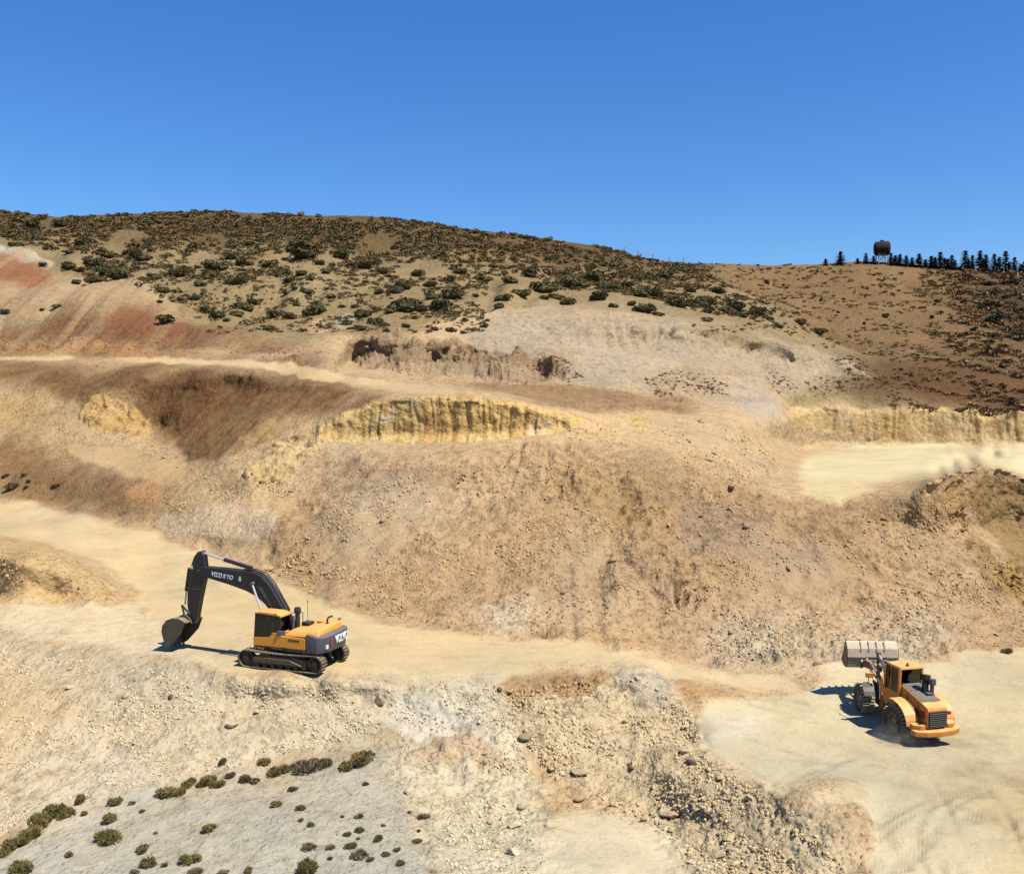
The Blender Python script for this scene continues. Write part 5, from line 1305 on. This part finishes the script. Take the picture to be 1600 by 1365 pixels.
# right hand hill: few shrubs, larger and darker towards the right
RS = [(1548,482,30),(1536,486,22),(1552,503,36),(1575,471,32),(1590,490,24),(1545,548,16),(1543,446,18),(1560,455,20),(1585,445,22),(1500,440,14),(1595,530,26),(1520,520,14),(1575,515,18)]
RIGHT_ME = [leafy('dark_shrub', M_DRK_TREE, 420, 0.95, 0.13, 60 + i, clumps=4) for i in range(3)]
for (u, v, w) in RS:
    hill_shrub(u, v, w, ('large' if w >= 28 else 'small') + ' dark green shrub ' + ('high' if v < 475 else 'low') + ' on the right end of the far hill', ('large' if w >= 28 else 'small') + ' dark shrubs ' + ('high' if v < 475 else 'low') + ' on the far right hill', RIGHT_ME)
for i, (u, v, w) in enumerate([(1384,493,12),(1351,504,8),(1457,496,10),(1200,441,10),(1310,490,7),(1467,466,12),(1282,468,8)]):
    hill_shrub(u, v, w, 'small lone bush dotted on the bare brown right hill', 'lone bushes on the bare brown hill', RIGHT_ME, 1.3)

def in_poly(u, v, poly):
    r = False; n = len(poly)
    for i in range(n):
        x1, y1 = poly[i]; x2, y2 = poly[(i + 1) % n]
        if (y1 > v) != (y2 > v) and u < (x2 - x1) * (v - y1) / (y2 - y1) + x1: r = not r
    return r

# the rest of the scrub: low tufts nobody could count, one mass
def scatter_mass(name, protos, spots, mat, label):
    V = []; F = []; T = []; off = 0
    arr = []
    for me in protos:
        v = np.empty(len(me.vertices) * 3, np.float32); me.vertices.foreach_get('co', v)
        t = np.empty(len(me.vertices), np.float32); me.attributes['tone'].data.foreach_get('value', t)
        arr.append((v.reshape(-1, 3), [tuple(p.vertices) for p in me.polygons], t))
    for k, (p, s, hz) in enumerate(spots):
        v, f, t = arr[k % len(arr)]
        a = random.uniform(0, 6.28); c, sn = math.cos(a), math.sin(a)
        R = np.array([[c, -sn, 0], [sn, c, 0], [0, 0, hz]])
        V.append((v * s) @ R.T + np.array(p)); F += [tuple(i + off for i in q) for q in f]; T.append(np.clip(t * 0.35 + random.random() * 0.75 - 0.05, 0, 1)); off += len(v)
    me = bpy.data.meshes.new(name); me.from_pydata(np.concatenate(V).tolist(), [], F)
    at = me.attributes.new('tone', 'FLOAT', 'POINT'); at.data.foreach_set('value', np.concatenate(T).astype(np.float32))
    me.materials.append(mat)
    o = bpy.data.objects.new(name, me); COL.objects.link(o); o['kind'] = 'stuff'; o['label'] = label
    return o
TUFT = [leafy('tuft', M_SHR, 34, 0.7, 0.30, 90 + i, core=False, clumps=3) for i in range(5)]
spots = []
tries = 0
while len(spots) < 6800 and tries < 30000:
    tries += 1
    u = random.uniform(-200, 1240); v = random.uniform(328, 520)
    rv = float(np.interp(u, cu, ridge_v))
    if v < rv + 1: continue
    dep = (v - rv)
    dens = 0.8 if dep < 40 else max(0.0, 1 - (dep - 40) / 190.0) * 0.62
    if u > 760 and v > 470 + (u - 1000) * 0.20: continue
    if u > 1110 + (v - 425) * 1.5 : continue
    if u < 130 and v > 385: continue
    if random.random() > dens: continue
    if clump(u, v) < (-0.3 if dep < 40 else -0.22 + 0.001 * (dep - 40)): continue
    if u < 300 and v > 400 + u * 0.25: continue
    p, n = ground(u, v)
    w = random.uniform(5, 17) if dep < 70 else 4 + 13 * random.random() ** 1.6
    spots.append((p, 0.5 * w * p.y / F0, random.uniform(0.7, 1.1)))
scatter_mass('hill_scrub', TUFT, spots, M_SCRUB, 'dense low scrub covering the upper part of the hill')
spots = []
DRYT = [leafy('dry_tuft', M_DRY, 30, 0.6, 0.30, 130 + i, core=False, clumps=3) for i in range(4)]
M_DRYB = mat_leaf('brown_dry_grass', [(0.0, (60, 50, 34)), (0.4, (92, 72, 46)), (0.7, (118, 92, 58)), (1.0, (152, 124, 80))], ko=0.0)
for i in range(12000):
    u = random.uniform(1080, 1800); v = random.uniform(412, 640)
    rv = float(np.interp(u, cu, ridge_v))
    if v < rv + 1: continue
    if v > 520 and u < 1250 + (v - 520) * 1.0: continue
    if u < 1110 + (v - 425) * 1.55 and v < 510: continue
    if clump(u, v, 0.12) < -0.08: continue
    dark = min(1, max(0, (u - 1400) / 150))
    if random.random() > 0.55 + 0.45 * dark: continue
    p, n = ground(u, v)
    w = (3 + 10 * random.random() ** 1.5) * (1 + 1.0 * dark)
    spots.append((p, 0.5 * w * p.y / F0, random.uniform(0.6, 1.0)))
def spot_poly(poly, n, lo_, hi_):
    us = [q[0] for q in poly]; vs = [q[1] for q in poly]; k = 0
    while k < n:
        u = random.uniform(min(us), max(us)); v = random.uniform(min(vs), max(vs))
        if not in_poly(u, v, poly): continue
        k += 1
        p, n_ = ground(u, v); spots.append((p, 0.5 * random.uniform(lo_, hi_) * p.y / F0, random.uniform(0.8, 1.3)))
spot_poly([(822,565),(868,552),(912,590),(880,600),(832,588)], 130, 3, 8)
spot_poly([(1008,592),(1060,578),(1130,592),(1140,622),(1080,618),(1020,625)], 150, 3, 8)
spot_poly([(1190,562),(1212,577),(1250,605),(1240,622),(1202,600)], 60, 3, 7)
spot_poly([(1255,586),(1300,592),(1400,606),(1410,620),(1330,615),(1275,618)], 110, 3, 8)
spot_poly([(340,546),(430,541),(540,553),(530,570),(480,568),(400,560)], 80, 2, 5)
spot_poly([(0,520),(100,515),(300,530),(400,550),(200,550),(0,548)], 120, 2, 5)
scatter_mass('dry_scrub', DRYT, spots, M_DRYB, 'dry brown scrub and grass covering the right hill')

# ------------------------------------------------------------------ shrubs near the camera
FORE_ME = [leafy('fore_shrub', M_SHF, 1100, 0.78, 0.10, 150 + i, clumps=7 + i % 4, spiky=1.0, radial=0.55) for i in range(5)]
DRY_ME = [leafy('dry_shrub', M_DRY, 800, 0.62, 0.10, 170 + i, clumps=7, spiky=1.6, radial=0.7) for i in range(3)]
FS = [(348,1196,14,17,0,'small upright shrub standing apart above the gully bush line'),(413,1197,22,14,0,0),(428,1211,32,18,0,0),(478,1205,50,22,1,0),(540,1205,30,18,0,0),(565,1197,46,28,0,'large olive bush at the upper right end of the gully line'),
(326,1224,32,22,0,0),(295,1228,26,18,0,0),(340,1228,26,14,0,0),(316,1228,20,12,0,0),(360,1215,18,12,1,0),(385,1219,24,16,0,0),(397,1222,22,10,0,0),(262,1242,40,18,0,0),(281,1241,22,16,0,0),(450,1206,26,16,0,0),(508,1200,28,18,0,0),(492,1196,20,14,0,0),
(86,1272,36,26,0,0),(102,1274,32,20,0,0),(125,1256,20,20,0,0),(131,1273,14,8,0,0),(62,1292,36,30,0,0),(48,1308,40,28,0,0),(20,1326,34,24,0,0),(5,1338,28,16,0,0),(-20,1345,30,20,0,0),(75,1283,26,20,0,0),(36,1318,30,20,0,0),
(180,1259,24,18,0,2),(172,1283,26,20,0,2),(205,1258,14,8,1,2),(223,1269,11,9,1,2),(168,1316,46,26,0,'long olive shrub leaning right on the grey mound'),(327,1296,26,17,0,'round olive shrub alone in the middle of the grey mound'),(298,1345,36,20,0,'bright olive cushion shrub low on the grey mound'),(230,1352,30,20,0,2),(222,1329,24,16,0,2),(305,1364,26,20,1,2),(256,1353,14,10,1,2),(243,1303,8,6,1,2),(35,1364,46,28,0,'broad olive bush in the bottom left corner'),(108,1340,16,14,0,2),(212,1364,18,14,1,2),
(460,1232,20,10,1,2),(432,1258,20,13,0,2),(470,1266,18,12,1,2),(560,1278,16,10,1,3),(487,1294,16,12,1,3),(470,1286,10,8,1,3),(562,1299,16,12,1,3),(542,1305,15,11,0,3),(590,1314,18,16,0,'dark little bush among the grey twiggy shrubs'),(548,1325,22,13,0,3),(517,1327,16,11,1,3),(482,1326,26,10,1,3),(562,1340,34,20,1,3),(480,1363,36,30,0,'tall dark olive bush at the bottom edge of the picture'),(515,1342,12,8,1,3),(560,1309,8,5,1,3),(388,1364,18,12,0,2),(350,1364,24,10,1,2),(664,1277,28,12,1,3),(652,1313,18,10,1,3),(605,1337,18,10,1,3),(572,1227,12,8,0,2),(640,1271,8,6,1,3),(655,1297,8,7,1,3),(620,1330,14,9,1,3),(600,1290,10,7,1,3),(580,1345,16,10,1,3),(625,1352,16,12,1,3),(536,1278,9,6,1,3)]
def fore_shrub(u, v, w, h, kind, label, group):
    p, n = ground(u, v)
    s = 0.46 * w * p.y / F0
    me = (DRY_ME if kind else FORE_ME)[random.randrange(3 if kind else 5)]
    o = put('shrub', me, p - Vector((0, 0, 0.04 * s)), (s * 1.05, s * 0.95, s * max(0.7, min(2.0, 1.8 * h / w))))
    return tag(o, label, 'shrub', group)
def nth(n):
    w_ = ['first', 'second', 'third', 'fourth', 'fifth', 'sixth', 'seventh', 'eighth', 'ninth', 'tenth', 'eleventh', 'twelfth', 'thirteenth', 'fourteenth', 'fifteenth', 'sixteenth', 'seventeenth', 'eighteenth', 'nineteenth', 'twentieth']
    return w_[n] if n < 20 else 'twenty-' + w_[n - 20] if n < 29 else 'thirtieth' if n == 29 else 'thirty-' + w_[n - 30]
GUL = sorted([(q[0], q[1]) for q in FS if q[5] == 0])
for (u, v, w, h, kind, lab) in FS:
    if isinstance(lab, str): fore_shrub(u, v, w, h, kind, lab, None)
    elif lab == 0: fore_shrub(u, v, w, h, kind, nth(GUL.index((u, v))) + (' dry' if kind else ' olive') + ' bush from the left along the gully bush line', 'bushes along the gully')
    elif lab == 2: fore_shrub(u, v, w, h, kind, *(lambda q: (q[0] + ' shrub on the bare grey mound, ' + q[1], q[0] + ' mound shrubs, ' + q[1]))((('tiny' if w < 13 else 'small' if w < 22 else 'broad') + (' dry' if kind else ' olive'), 'near the bottom edge' if v > 1320 else 'left part' if u < 260 else 'right part')))
    else: fore_shrub(u, v, w, h, kind, ('wide' if w > 17 else 'tiny' if w < 11 else 'small') + ' grey twiggy shrub ' + ('below' if v > 1305 else 'above') + ' the dark little bush on the grey mound', ('wide' if w > 17 else 'tiny' if w < 11 else 'small') + ' twiggy shrubs ' + ('below' if v > 1305 else 'above') + ' the dark bush')
for (u, v, w) in [(8,745,14),(20,764,24),(40,743,12),(46,753,10),(41,763,10),(86,759,16)]:
    hill_shrub(u, v, w * 1.1, 'dark bush on the brown slope above the haul road at far left', 'bushes above the haul road')
fore_shrub(1573, 1019, 20, 12, 1, 'brown twiggy bush at the slope foot right of the loader', None)

# ------------------------------------------------------------------ conifers on the right ridge
def conifer(seed):
    r = np.random.default_rng(seed)
    root = empty('conifer')
    t = MB(); t.cyl((0, 0, -0.05), (0, 0, 0.9), 0.028, 7, 0.006); t.build('trunk', M_BARK, root)
    V = []; F = []; T = []
    tiers = 11
    for k in range(tiers):
        z = 0.08 + 0.86 * k / tiers; R = 0.29 * (1 - k / tiers) ** 0.85 + 0.02
        nb = 9 if k < 7 else 6
        for b in range(nb):
            a = 6.283 * b / nb + r.uniform(-0.3, 0.3) + k; L = R * r.uniform(0.65, 1.15)
            for q in range(4):
                f = (q + 0.6) / 4
                c = np.array([math.cos(a) * L * f, math.sin(a) * L * f, z - 0.05 * f + r.uniform(-0.015, 0.02)])
                d = np.array([math.cos(a), math.sin(a), -0.25]); s = np.array([-math.sin(a), math.cos(a), r.uniform(-0.5, 0.5)])
                ln = 0.06; wd = 0.055 * (1.2 - f)
                j = len(V); V += [c - d * ln, c + s * wd, c + d * ln * 1.2, c - s * wd]; F.append((j, j + 1, j + 2, j + 3)); T += [r.random()] * 4
    me = bpy.data.meshes.new('crown'); me.from_pydata([tuple(v) for v in V], [], F)
    at = me.attributes.new('tone', 'FLOAT', 'POINT'); at.data.foreach_set('value', np.array(T, np.float32)); me.materials.append(M_CON)
    o = bpy.data.objects.new('crown', me); COL.objects.link(o); o.parent = root
    return root
CT = sorted([(1290,10,1.3),(1313,19,1.2),(1340,8,1.5),(1353,15,1.0),(1365,12,1.2),(1392,17,1.0),(1399,14,1.3),(1406,16,1.2),(1416,15,1.2),(1425,13,1.3),(1436,19,1.1),(1446,12,1.4),(1455,17,1.3),(1461,16,1.2),(1469,24,0.9),(1476,16,1.3),(1481,15,1.2),(1487,21,0.9),(1492,14,1.0),(1508,28,0.9),(1513,16,1.0),(1519,22,0.9),(1531,29,0.85),(1536,16,1.1),(1540,24,0.85),(1553,26,0.85),(1561,22,0.9),(1571,31,0.8),(1577,16,1.0),(1585,23,0.9),(1595,14,1.2),(1600,18,1.0),(1606,24,0.9)])
protos = [conifer(300 + i) for i in range(4)]
for i, (u, h, wd) in enumerate(CT):
    o = protos[i] if i < 4 else copy_tree(protos[i % 4])
    rv = float(np.interp(u, cu, ridge_v))
    p, n = ground(u, rv + 3)
    H = h * p.y / F0 * 1.25
    o.location = p - Vector((0, 0, 0.1)); o.scale = (H * wd * 1.5, H * wd * 1.5, H); o.rotation_euler = (0, 0, random.uniform(0, 6.28))
    where = 'left of the rusty tank' if u < 1378 else 'in the dense row' if u < 1500 else 'in the spaced tall row'
    tag(o, f"{nth(i)} conifer from the left on the right ridge, {where}", 'tree', 'conifers on the right ridge')
for u, lab in ((1093, 'tiny dark bush on the skyline where the two hills meet'), (1185, 'tiny dark bush on the skyline between fence and conifers')):
    p, n = ground(u, float(np.interp(u, cu, ridge_v)) + 2)
    tag(put('shrub', RIGHT_ME[0], p, 0.75), lab, 'shrub')

# ------------------------------------------------------------------ tank on a stand
M_RUST = mat_paint('rusty_tank_steel', (30, 17, 14), 0.9, 0.10, dustcol=(58, 32, 24), scale=0.6)
M_STAND = mat_paint('pale_stand_steel', (150, 142, 134), 0.6, 0.2)
p, n = ground(1378, 412)
k = p.y / F0
tk = empty('water_tank', p); tag(tk, 'rust-brown barrel shaped tank on a pale steel stand on the ridge', 'water tank')
m = MB()
R, L = 11.0 * k, 12.6 * k
prof = []
for i in range(9):
    t = math.pi / 2 * i / 8; prof.append((R * math.sin(t) ** 0.7 if i else 0.001, -L + 4.2 * k * (1 - math.cos(t)) if i else -L))
prof += [(a, -b) for a, b in prof[::-1]]
m.lathe(prof, (0, 0, 0), 30)
zc = 23.5 * k
m.build('tank_shell', M_RUST, tk, M=Matrix.Translation((0, 0, zc)) @ Matrix.Rotation(math.radians(72), 4, 'Z'), smooth='all')
mm = MB(); mm.cyl((0, 0, zc + R - 0.1), (0, 0, zc + R + 0.35), 0.6, 14); mm.build('hatch', M_RUST, tk, 0.03)
for sx in (-1, 1):
    for sy in (-1, 1):
        a = MB(); a.cyl((sx * 7.5 * k, sy * 6 * k, -0.4), (sx * 6.5 * k, sy * 5 * k, zc - R * 0.62), 0.16, 8); a.build('stand_leg', M_STAND, tk)
for sy in (-1, 1):
    a = MB(); a.cyl((-7.4 * k, sy * 6 * k, 0.3), (6.5 * k, sy * 5 * k, zc - R * 0.75), 0.09, 6); a.build('cross_brace', M_STAND, tk)
    a = MB(); a.cyl((7.4 * k, sy * 6 * k, 0.3), (-6.5 * k, sy * 5 * k, zc - R * 0.75), 0.09, 6); a.build('cross_brace', M_STAND, tk)
a = MB(); a.box(-8 * k, 8 * k, -6 * k, 6 * k, zc - R * 0.95, zc - R * 0.88); a.build('stand_platform', M_STAND, tk)

# ------------------------------------------------------------------ fence along the hill boundary, pale posts
M_POST = mat_paint('grey_fence_post', (92, 84, 76), 0.9, 0.1)
fe = empty('wire_fence', ground(997, 405)[0]); tag(fe, 'thin post and wire fence running over the hill shoulder', 'fence')
inv = Matrix.Translation(-fe.location)
route = [(975,397),(997,403),(1020,407),(1046,411.5),(1068,413),(1092,417),(1108,426),(1120,434),(1132,441),(1144,449),(1156,457),(1168,465),(1181,473),(1195,481),(1210,489),(1226,497)]
tops = []
for i, (u, v) in enumerate(route):
    q, n = ground(u, v)
    a = MB(); a.cyl(q - Vector((0, 0, 0.3)), q + Vector((0, 0, 1.9)), 0.085, 6); a.build('fence_post', M_POST, fe, M=inv)
    tops.append(q)
for hh in (0.6, 1.2, 1.8):
    a = MB(); a.tube([q + Vector((0, 0, hh)) for q in tops], 0.014, 4); a.build('fence_wire', M_POST, fe, M=inv)
for u, h, lab in ((1523, 9, 'short pale post between the tall conifers on the right ridge'), (1578, 8, 'pale post near the right end of the conifer row')):
    q, n = ground(u, float(np.interp(u, cu, ridge_v)) + 6)
    a = MB(); a.cyl((0, 0, -0.3), (0, 0, h * q.y / F0), 0.16, 8, 0.13); a.cyl((0, 0, h * q.y / F0), (0, 0, h * q.y / F0 + 0.08), 0.18, 8)
    o = a.build('marker_post', M_STAND); o.location = q; tag(o, lab, 'post')

# ------------------------------------------------------------------ rocks
def mat_rock():
    m, nt, p = new_mat('quarry_rock')
    oi = nt.nodes.new('ShaderNodeObjectInfo'); at = nt.nodes.new('ShaderNodeAttribute'); at.attribute_name = 'soil'
    ge = nt.nodes.new('ShaderNodeNewGeometry')
    n1 = noise(nt, ge.outputs['Position'], 3.0, 5, 0.65)
    c = mixc(nt, 'MULTIPLY', 1.0, oi.outputs['Color'], at.outputs['Color'])
    c = mixc(nt, 'MULTIPLY', 0.7, c, ramp(nt, n1.outputs[0], [(0.3, (0.66, 0.63, 0.6)), (0.6, (1.05, 1.05, 1.04))]))
    nt.links.new(c, p.inputs['Base Color']); p.inputs['Roughness'].default_value = 0.95; p.inputs['Specular IOR Level'].default_value = 0.1
    b = nt.nodes.new('ShaderNodeBump'); b.inputs['Strength'].default_value = 0.5; b.inputs['Distance'].default_value = 0.1
    nt.links.new(n1.outputs[0], b.inputs['Height']); nt.links.new(b.outputs[0], p.inputs['Normal'])
    return m
M_ROCK = mat_rock()
def rock_arrays(seed, sub=2, cuts=9):
    r = np.random.default_rng(seed)
    bm = bmesh.new(); bmesh.ops.create_icosphere(bm, subdivisions=sub, radius=1.0)
    V = np.array([v.co[:] for v in bm.verts]); F = [tuple(v.index for v in f.verts) for f in bm.faces]; bm.free()
    for _ in range(cuts):                                     # flat fracture faces
        n = r.normal(size=3); n /= np.linalg.norm(n); d = r.uniform(0.45, 0.8)
        t = V @ n - d; V = V - np.clip(t, 0, None)[:, None] * n
    V *= np.array([r.uniform(0.8, 1.2), r.uniform(0.7, 1.0), r.uniform(0.55, 0.85)])
    V += r.normal(size=V.shape) * 0.02
    return V, F
def pebble(seed):
    r = np.random.default_rng(seed)
    t = (1 + 5 ** 0.5) / 2
    V = np.array([(-1, t, 0), (1, t, 0), (-1, -t, 0), (1, -t, 0), (0, -1, t), (0, 1, t), (0, -1, -t), (0, 1, -t), (t, 0, -1), (t, 0, 1), (-t, 0, -1), (-t, 0, 1)], float) / 1.9
    F = [(0, 11, 5), (0, 5, 1), (0, 1, 7), (0, 7, 10), (0, 10, 11), (1, 5, 9), (5, 11, 4), (11, 10, 2), (10, 7, 6), (7, 1, 8), (3, 9, 4), (3, 4, 2), (3, 2, 6), (3, 6, 8), (3, 8, 9), (4, 9, 5), (2, 4, 11), (6, 2, 10), (8, 6, 7), (9, 8, 1)]
    V = V * r.uniform(0.75, 1.15, (12, 1)) * np.array([1.1, 0.9, 0.7])
    return V, F
def rock_mesh(seed):
    V, F = rock_arrays(seed, 2)
    me = bpy.data.meshes.new('rock'); me.from_pydata(V.tolist(), [], F)
    at = me.attributes.new('soil', 'FLOAT_COLOR', 'POINT'); at.data.foreach_set('color', np.ones(len(V) * 4, np.float32))
    me.materials.append(M_ROCK); return me
ROCK_ME = [rock_mesh(400 + i) for i in range(12)]
def soil_at(u, v):
    return bil(SOIL, np.array([float(u)]), np.array([float(v)]), ZU, ZV)[0] * 0.535
def rock(u, v, w, label, group=None, tone=1.08, name='rock', sink=0.25, flat=1.0):
    p, n = ground(u, v)
    s = 0.5 * w * p.y / F0
    o = bpy.data.objects.new(name, random.choice(ROCK_ME)); COL.objects.link(o)
    o.location = p + n * s * (0.55 - sink)
    o.scale = (s * 1.05, s * random.uniform(0.8, 1.0), s * flat)
    o.rotation_euler = (random.uniform(-0.4, 0.4), random.uniform(-0.4, 0.4), random.uniform(0, 6.28))
    c = np.clip(soil_at(u, v) * tone * random.uniform(0.88, 1.12), 0.02, 0.6); o.color = (*c, 1)
    return tag(o, label, 'rock', group)
BIG = [(199,1090,18,'pale flat rock on the slope below the excavator pad',1.15,.7),(110,1076,13,'round pale rock on the upper left slope under the pad',1.1,1),(268,1090,15,'dark brown rock alone on the slope below the excavator',0.35,.8),(362,1136,20,'split pale boulder halfway down the slope under the excavator',1.12,.8),(402,1114,15,'pale rock right of the split boulder on the slope',1.1,.8),(594,1093,24,'grey boulder stack at the pad edge right of the excavator',0.72,1.3),(641,1241,26,'cream boulder alone right of the twiggy shrubs',1.15,.9),(806,1290,28,'large cream boulder in the rubble left of the smooth wash',1.12,.9),(803,1327,28,'big cream boulder at the bottom with a dark shaded side',1.12,1.1),(816,1256,18,'upright yellowish boulder above the two large cream boulders',1.1,1.2),(905,1211,30,'long flat slab in the rocky gully',1.08,.5),(1045,1272,40,'broad ledge boulder at the lower edge of the rocky gully',1.05,.6),(1139,1305,26,'cream boulder with dark cleft low in the rocky gully',1.15,.9),(1125,1334,28,'pale slab below the cleft boulder',1.15,.6),(905,1244,22,'rounded boulder at the mouth of the rocky gully',1.05,.8),(990,1198,26,'angular boulder in the middle of the rocky gully',1.1,.8),(1085,1192,24,'grey upright boulder on the right side of the gully',0.95,1.0),(1096,660,16,'white boulder with black shadow on the terrace',1.15,1.1),(1141,768,16,'pale boulder on the crest of the big slope',1.1,.9),(1330,845,14,'round pale boulder low on the right part of the big slope',1.15,.9),(1506,821,14,'small boulder below the berm on the right',1.1,.9),(957,872,14,'pale round boulder in the middle of the big slope',1.2,.9),(417,888,20,'large pale boulder at the slope foot behind the boom',1.1,.8),(1247,1012,18,'grey boulder at the slope foot left of the loader bucket',0.85,.9),(1277,1036,14,'dark boulder beside the shadow of the loader bucket',0.5,.8),(822,1154,26,'dark grey boulder group head at the top of the gully',0.8,.6),(1590,905,28,'yellow-brown boulder at the right edge of the picture',0.8,1.2),(780,1078,12,'dark rock at the lip of the road above the gully',0.45,1.1)]
for (u, v, w, lab, tn, fl_) in BIG: rock(u, v, w, lab, None, tn, 'boulder' if w > 17 else 'rock', 0.3, fl_)

# zones of loose rock: (polygon, count of single rocks, count of rubble, min px, max px, label)
ZR = [([(790,1075),(900,1065),(1000,1060),(1080,1110),(1110,1190),(1250,1280),(1330,1365),(1120,1400),(1000,1270),(880,1240),(800,1130)], 95, 2600, 7, 20, 'grey angular rock among the rubble of the rocky gully', 'rocks in the rocky gully', 1.0),
      ([(690,1240),(840,1240),(870,1300),(860,1400),(700,1400)], 26, 500, 6, 15, 'cream rock in the rubble left of the smooth wash', 'rocks left of the wash', 1.12),
      ([(-60,1010),(200,1040),(380,1070),(560,1075),(600,1140),(420,1190),(250,1225),(80,1260),(-60,1330)], 30, 2600, 5, 11, 'pale rock on the slope between excavator pad and gully', 'rocks on the slope below the pad', 1.12),
      ([(600,1070),(780,1065),(800,1130),(830,1210),(640,1200)], 12, 600, 5, 11, 'small pale rock on the terrace right of the excavator pad', 'rocks on the middle terrace', 1.1),
      ([(450,850),(520,770),(760,720),(1000,720),(1200,800),(1400,800),(1500,780),(1600,960),(1500,1000),(1100,1020),(850,990),(600,940),(440,880)], 40, 3200, 5, 13, 'pale rock lying on the big slope behind the vehicles', 'rocks on the big slope', 1.1),
      ([(420,890),(520,935),(640,968),(640,940),(540,900),(450,860)], 26, 500, 5, 13, 'broken rock at the slope foot right of the boom', 'rocks at the slope foot by the boom', 1.0),
      ([(1100,960),(1300,955),(1500,970),(1560,1000),(1420,1030),(1110,1030)], 24, 900, 5, 12, 'rock at the slope foot behind the loader', 'rocks at the slope foot behind the loader', 0.98),
      ([(880,670),(1000,660),(1180,670),(1230,740),(1150,760),(1000,700),(880,690)], 16, 600, 4, 10, 'rock on the terrace between the two yellow cuts', 'rocks on the upper terrace', 1.05),
      ([(1440,900),(1560,860),(1640,940),(1640,1010),(1500,1010)], 14, 700, 4, 11, 'rock on the scree below the olive slope at right', 'rocks on the right scree', 1.05),
      ([(230,690),(400,740),(480,760),(420,800),(260,800)], 10, 400, 4, 9, 'rock on the slope left of the yellow cut', 'rocks left of the yellow cut', 1.1),
      ([(620,1200),(690,1220),(690,1365),(560,1365),(330,1240)], 0, 500, 3, 6, '', '', 1.0),
      ([(540,535),(760,545),(900,590),(980,610),(700,605),(560,575)], 0, 400, 3, 8, '', '', 0.9),
      ([(0,560),(200,570),(500,600),(300,690),(100,690),(0,680)], 0, 500, 3, 6, '', '', 0.95),
      ([(-60,1240),(250,1240),(600,1170),(640,1400),(-60,1400)], 0, 900, 2.5, 6, '', '', 0.95),
      ([(0,850),(100,870),(180,925),(0,940)], 6, 200, 4, 9, 'rock on the low mound at the left beside the haul road', 'rocks on the left mound', 1.05)]
RA = [rock_arrays(500 + i, 1, 7) for i in range(10)]          # fractured stones
RS_ = [pebble(560 + i) for i in range(10)]
RV = []; RF = []; RC = []; off = 0
for poly, n1, n2, lo_, hi_, lab, grp, tn in ZR:
    us = [q[0] for q in poly]; vs = [q[1] for q in poly]
    k = 0; tr = 0
    cf = random.uniform(0, 100)
    while k < n1 + n2 and tr < (n1 + n2) * 16:
        tr += 1
        u = random.uniform(min(us), max(us)); v = random.uniform(min(vs), max(vs))
        if not in_poly(u, v, poly): continue
        cl = math.sin(u * 0.021 + cf) + math.sin(v * 0.05 + u * 0.013 + cf * 2) + math.sin(u * 0.06 - v * 0.09)
        if random.random() > 0.30 + 0.32 * cl: continue
        if k < n1:
            w = lo_ + (hi_ - lo_) * random.random() ** 2.2 + 1
            sz = 'large' if w > lo_ + 0.55 * (hi_ - lo_) else 'medium-sized' if w > lo_ + 0.22 * (hi_ - lo_) else 'small'
            vm = min(vs) + (max(vs) - min(vs)) * 0.5
            pl = ('upper' if v < vm else 'lower') + (' left' if u < (min(us) + max(us)) / 2 else ' right')
            rock(u, v, w, f'{sz} {lab}, {pl} part', f'{sz} {grp}, {pl} part', tn, 'rock', 0.3, random.uniform(0.7, 1.1))
        else:
            p, n = ground(u, v)
            w = lo_ * 0.5 + (lo_ * 1.5 - lo_ * 0.5) * random.random() ** 2.5
            s = 0.5 * w * p.y / F0
            V, F = (RA if w > lo_ * 0.9 else RS_)[k % 10]
            e = Euler((random.uniform(0, 6), random.uniform(0, 6), random.uniform(0, 6))).to_matrix()
            RV.append((V * s) @ np.array(e).T + np.array(p + n * s * 0.2)); RF += [(a + off, b + off, c + off) for a, b, c in F]
            RC.append(np.repeat(np.clip(soil_at(u, v) * tn * random.uniform(1.0, 1.5), 0.01, 0.7)[None], len(V), 0)); off += len(V)
        k += 1
me = bpy.data.meshes.new('rubble'); me.from_pydata(np.concatenate(RV).tolist(), [], RF)
at = me.attributes.new('soil', 'FLOAT_COLOR', 'POINT'); C4 = np.concatenate(RC); at.data.foreach_set('color', np.concatenate([C4, np.ones((len(C4), 1))], 1).astype(np.float32).ravel())
me.materials.append(M_ROCK)
rubble = bpy.data.objects.new('rubble', me); COL.objects.link(rubble); rubble['kind'] = 'stuff'; rubble['label'] = 'loose stones and gravel strewn over the quarry slopes'
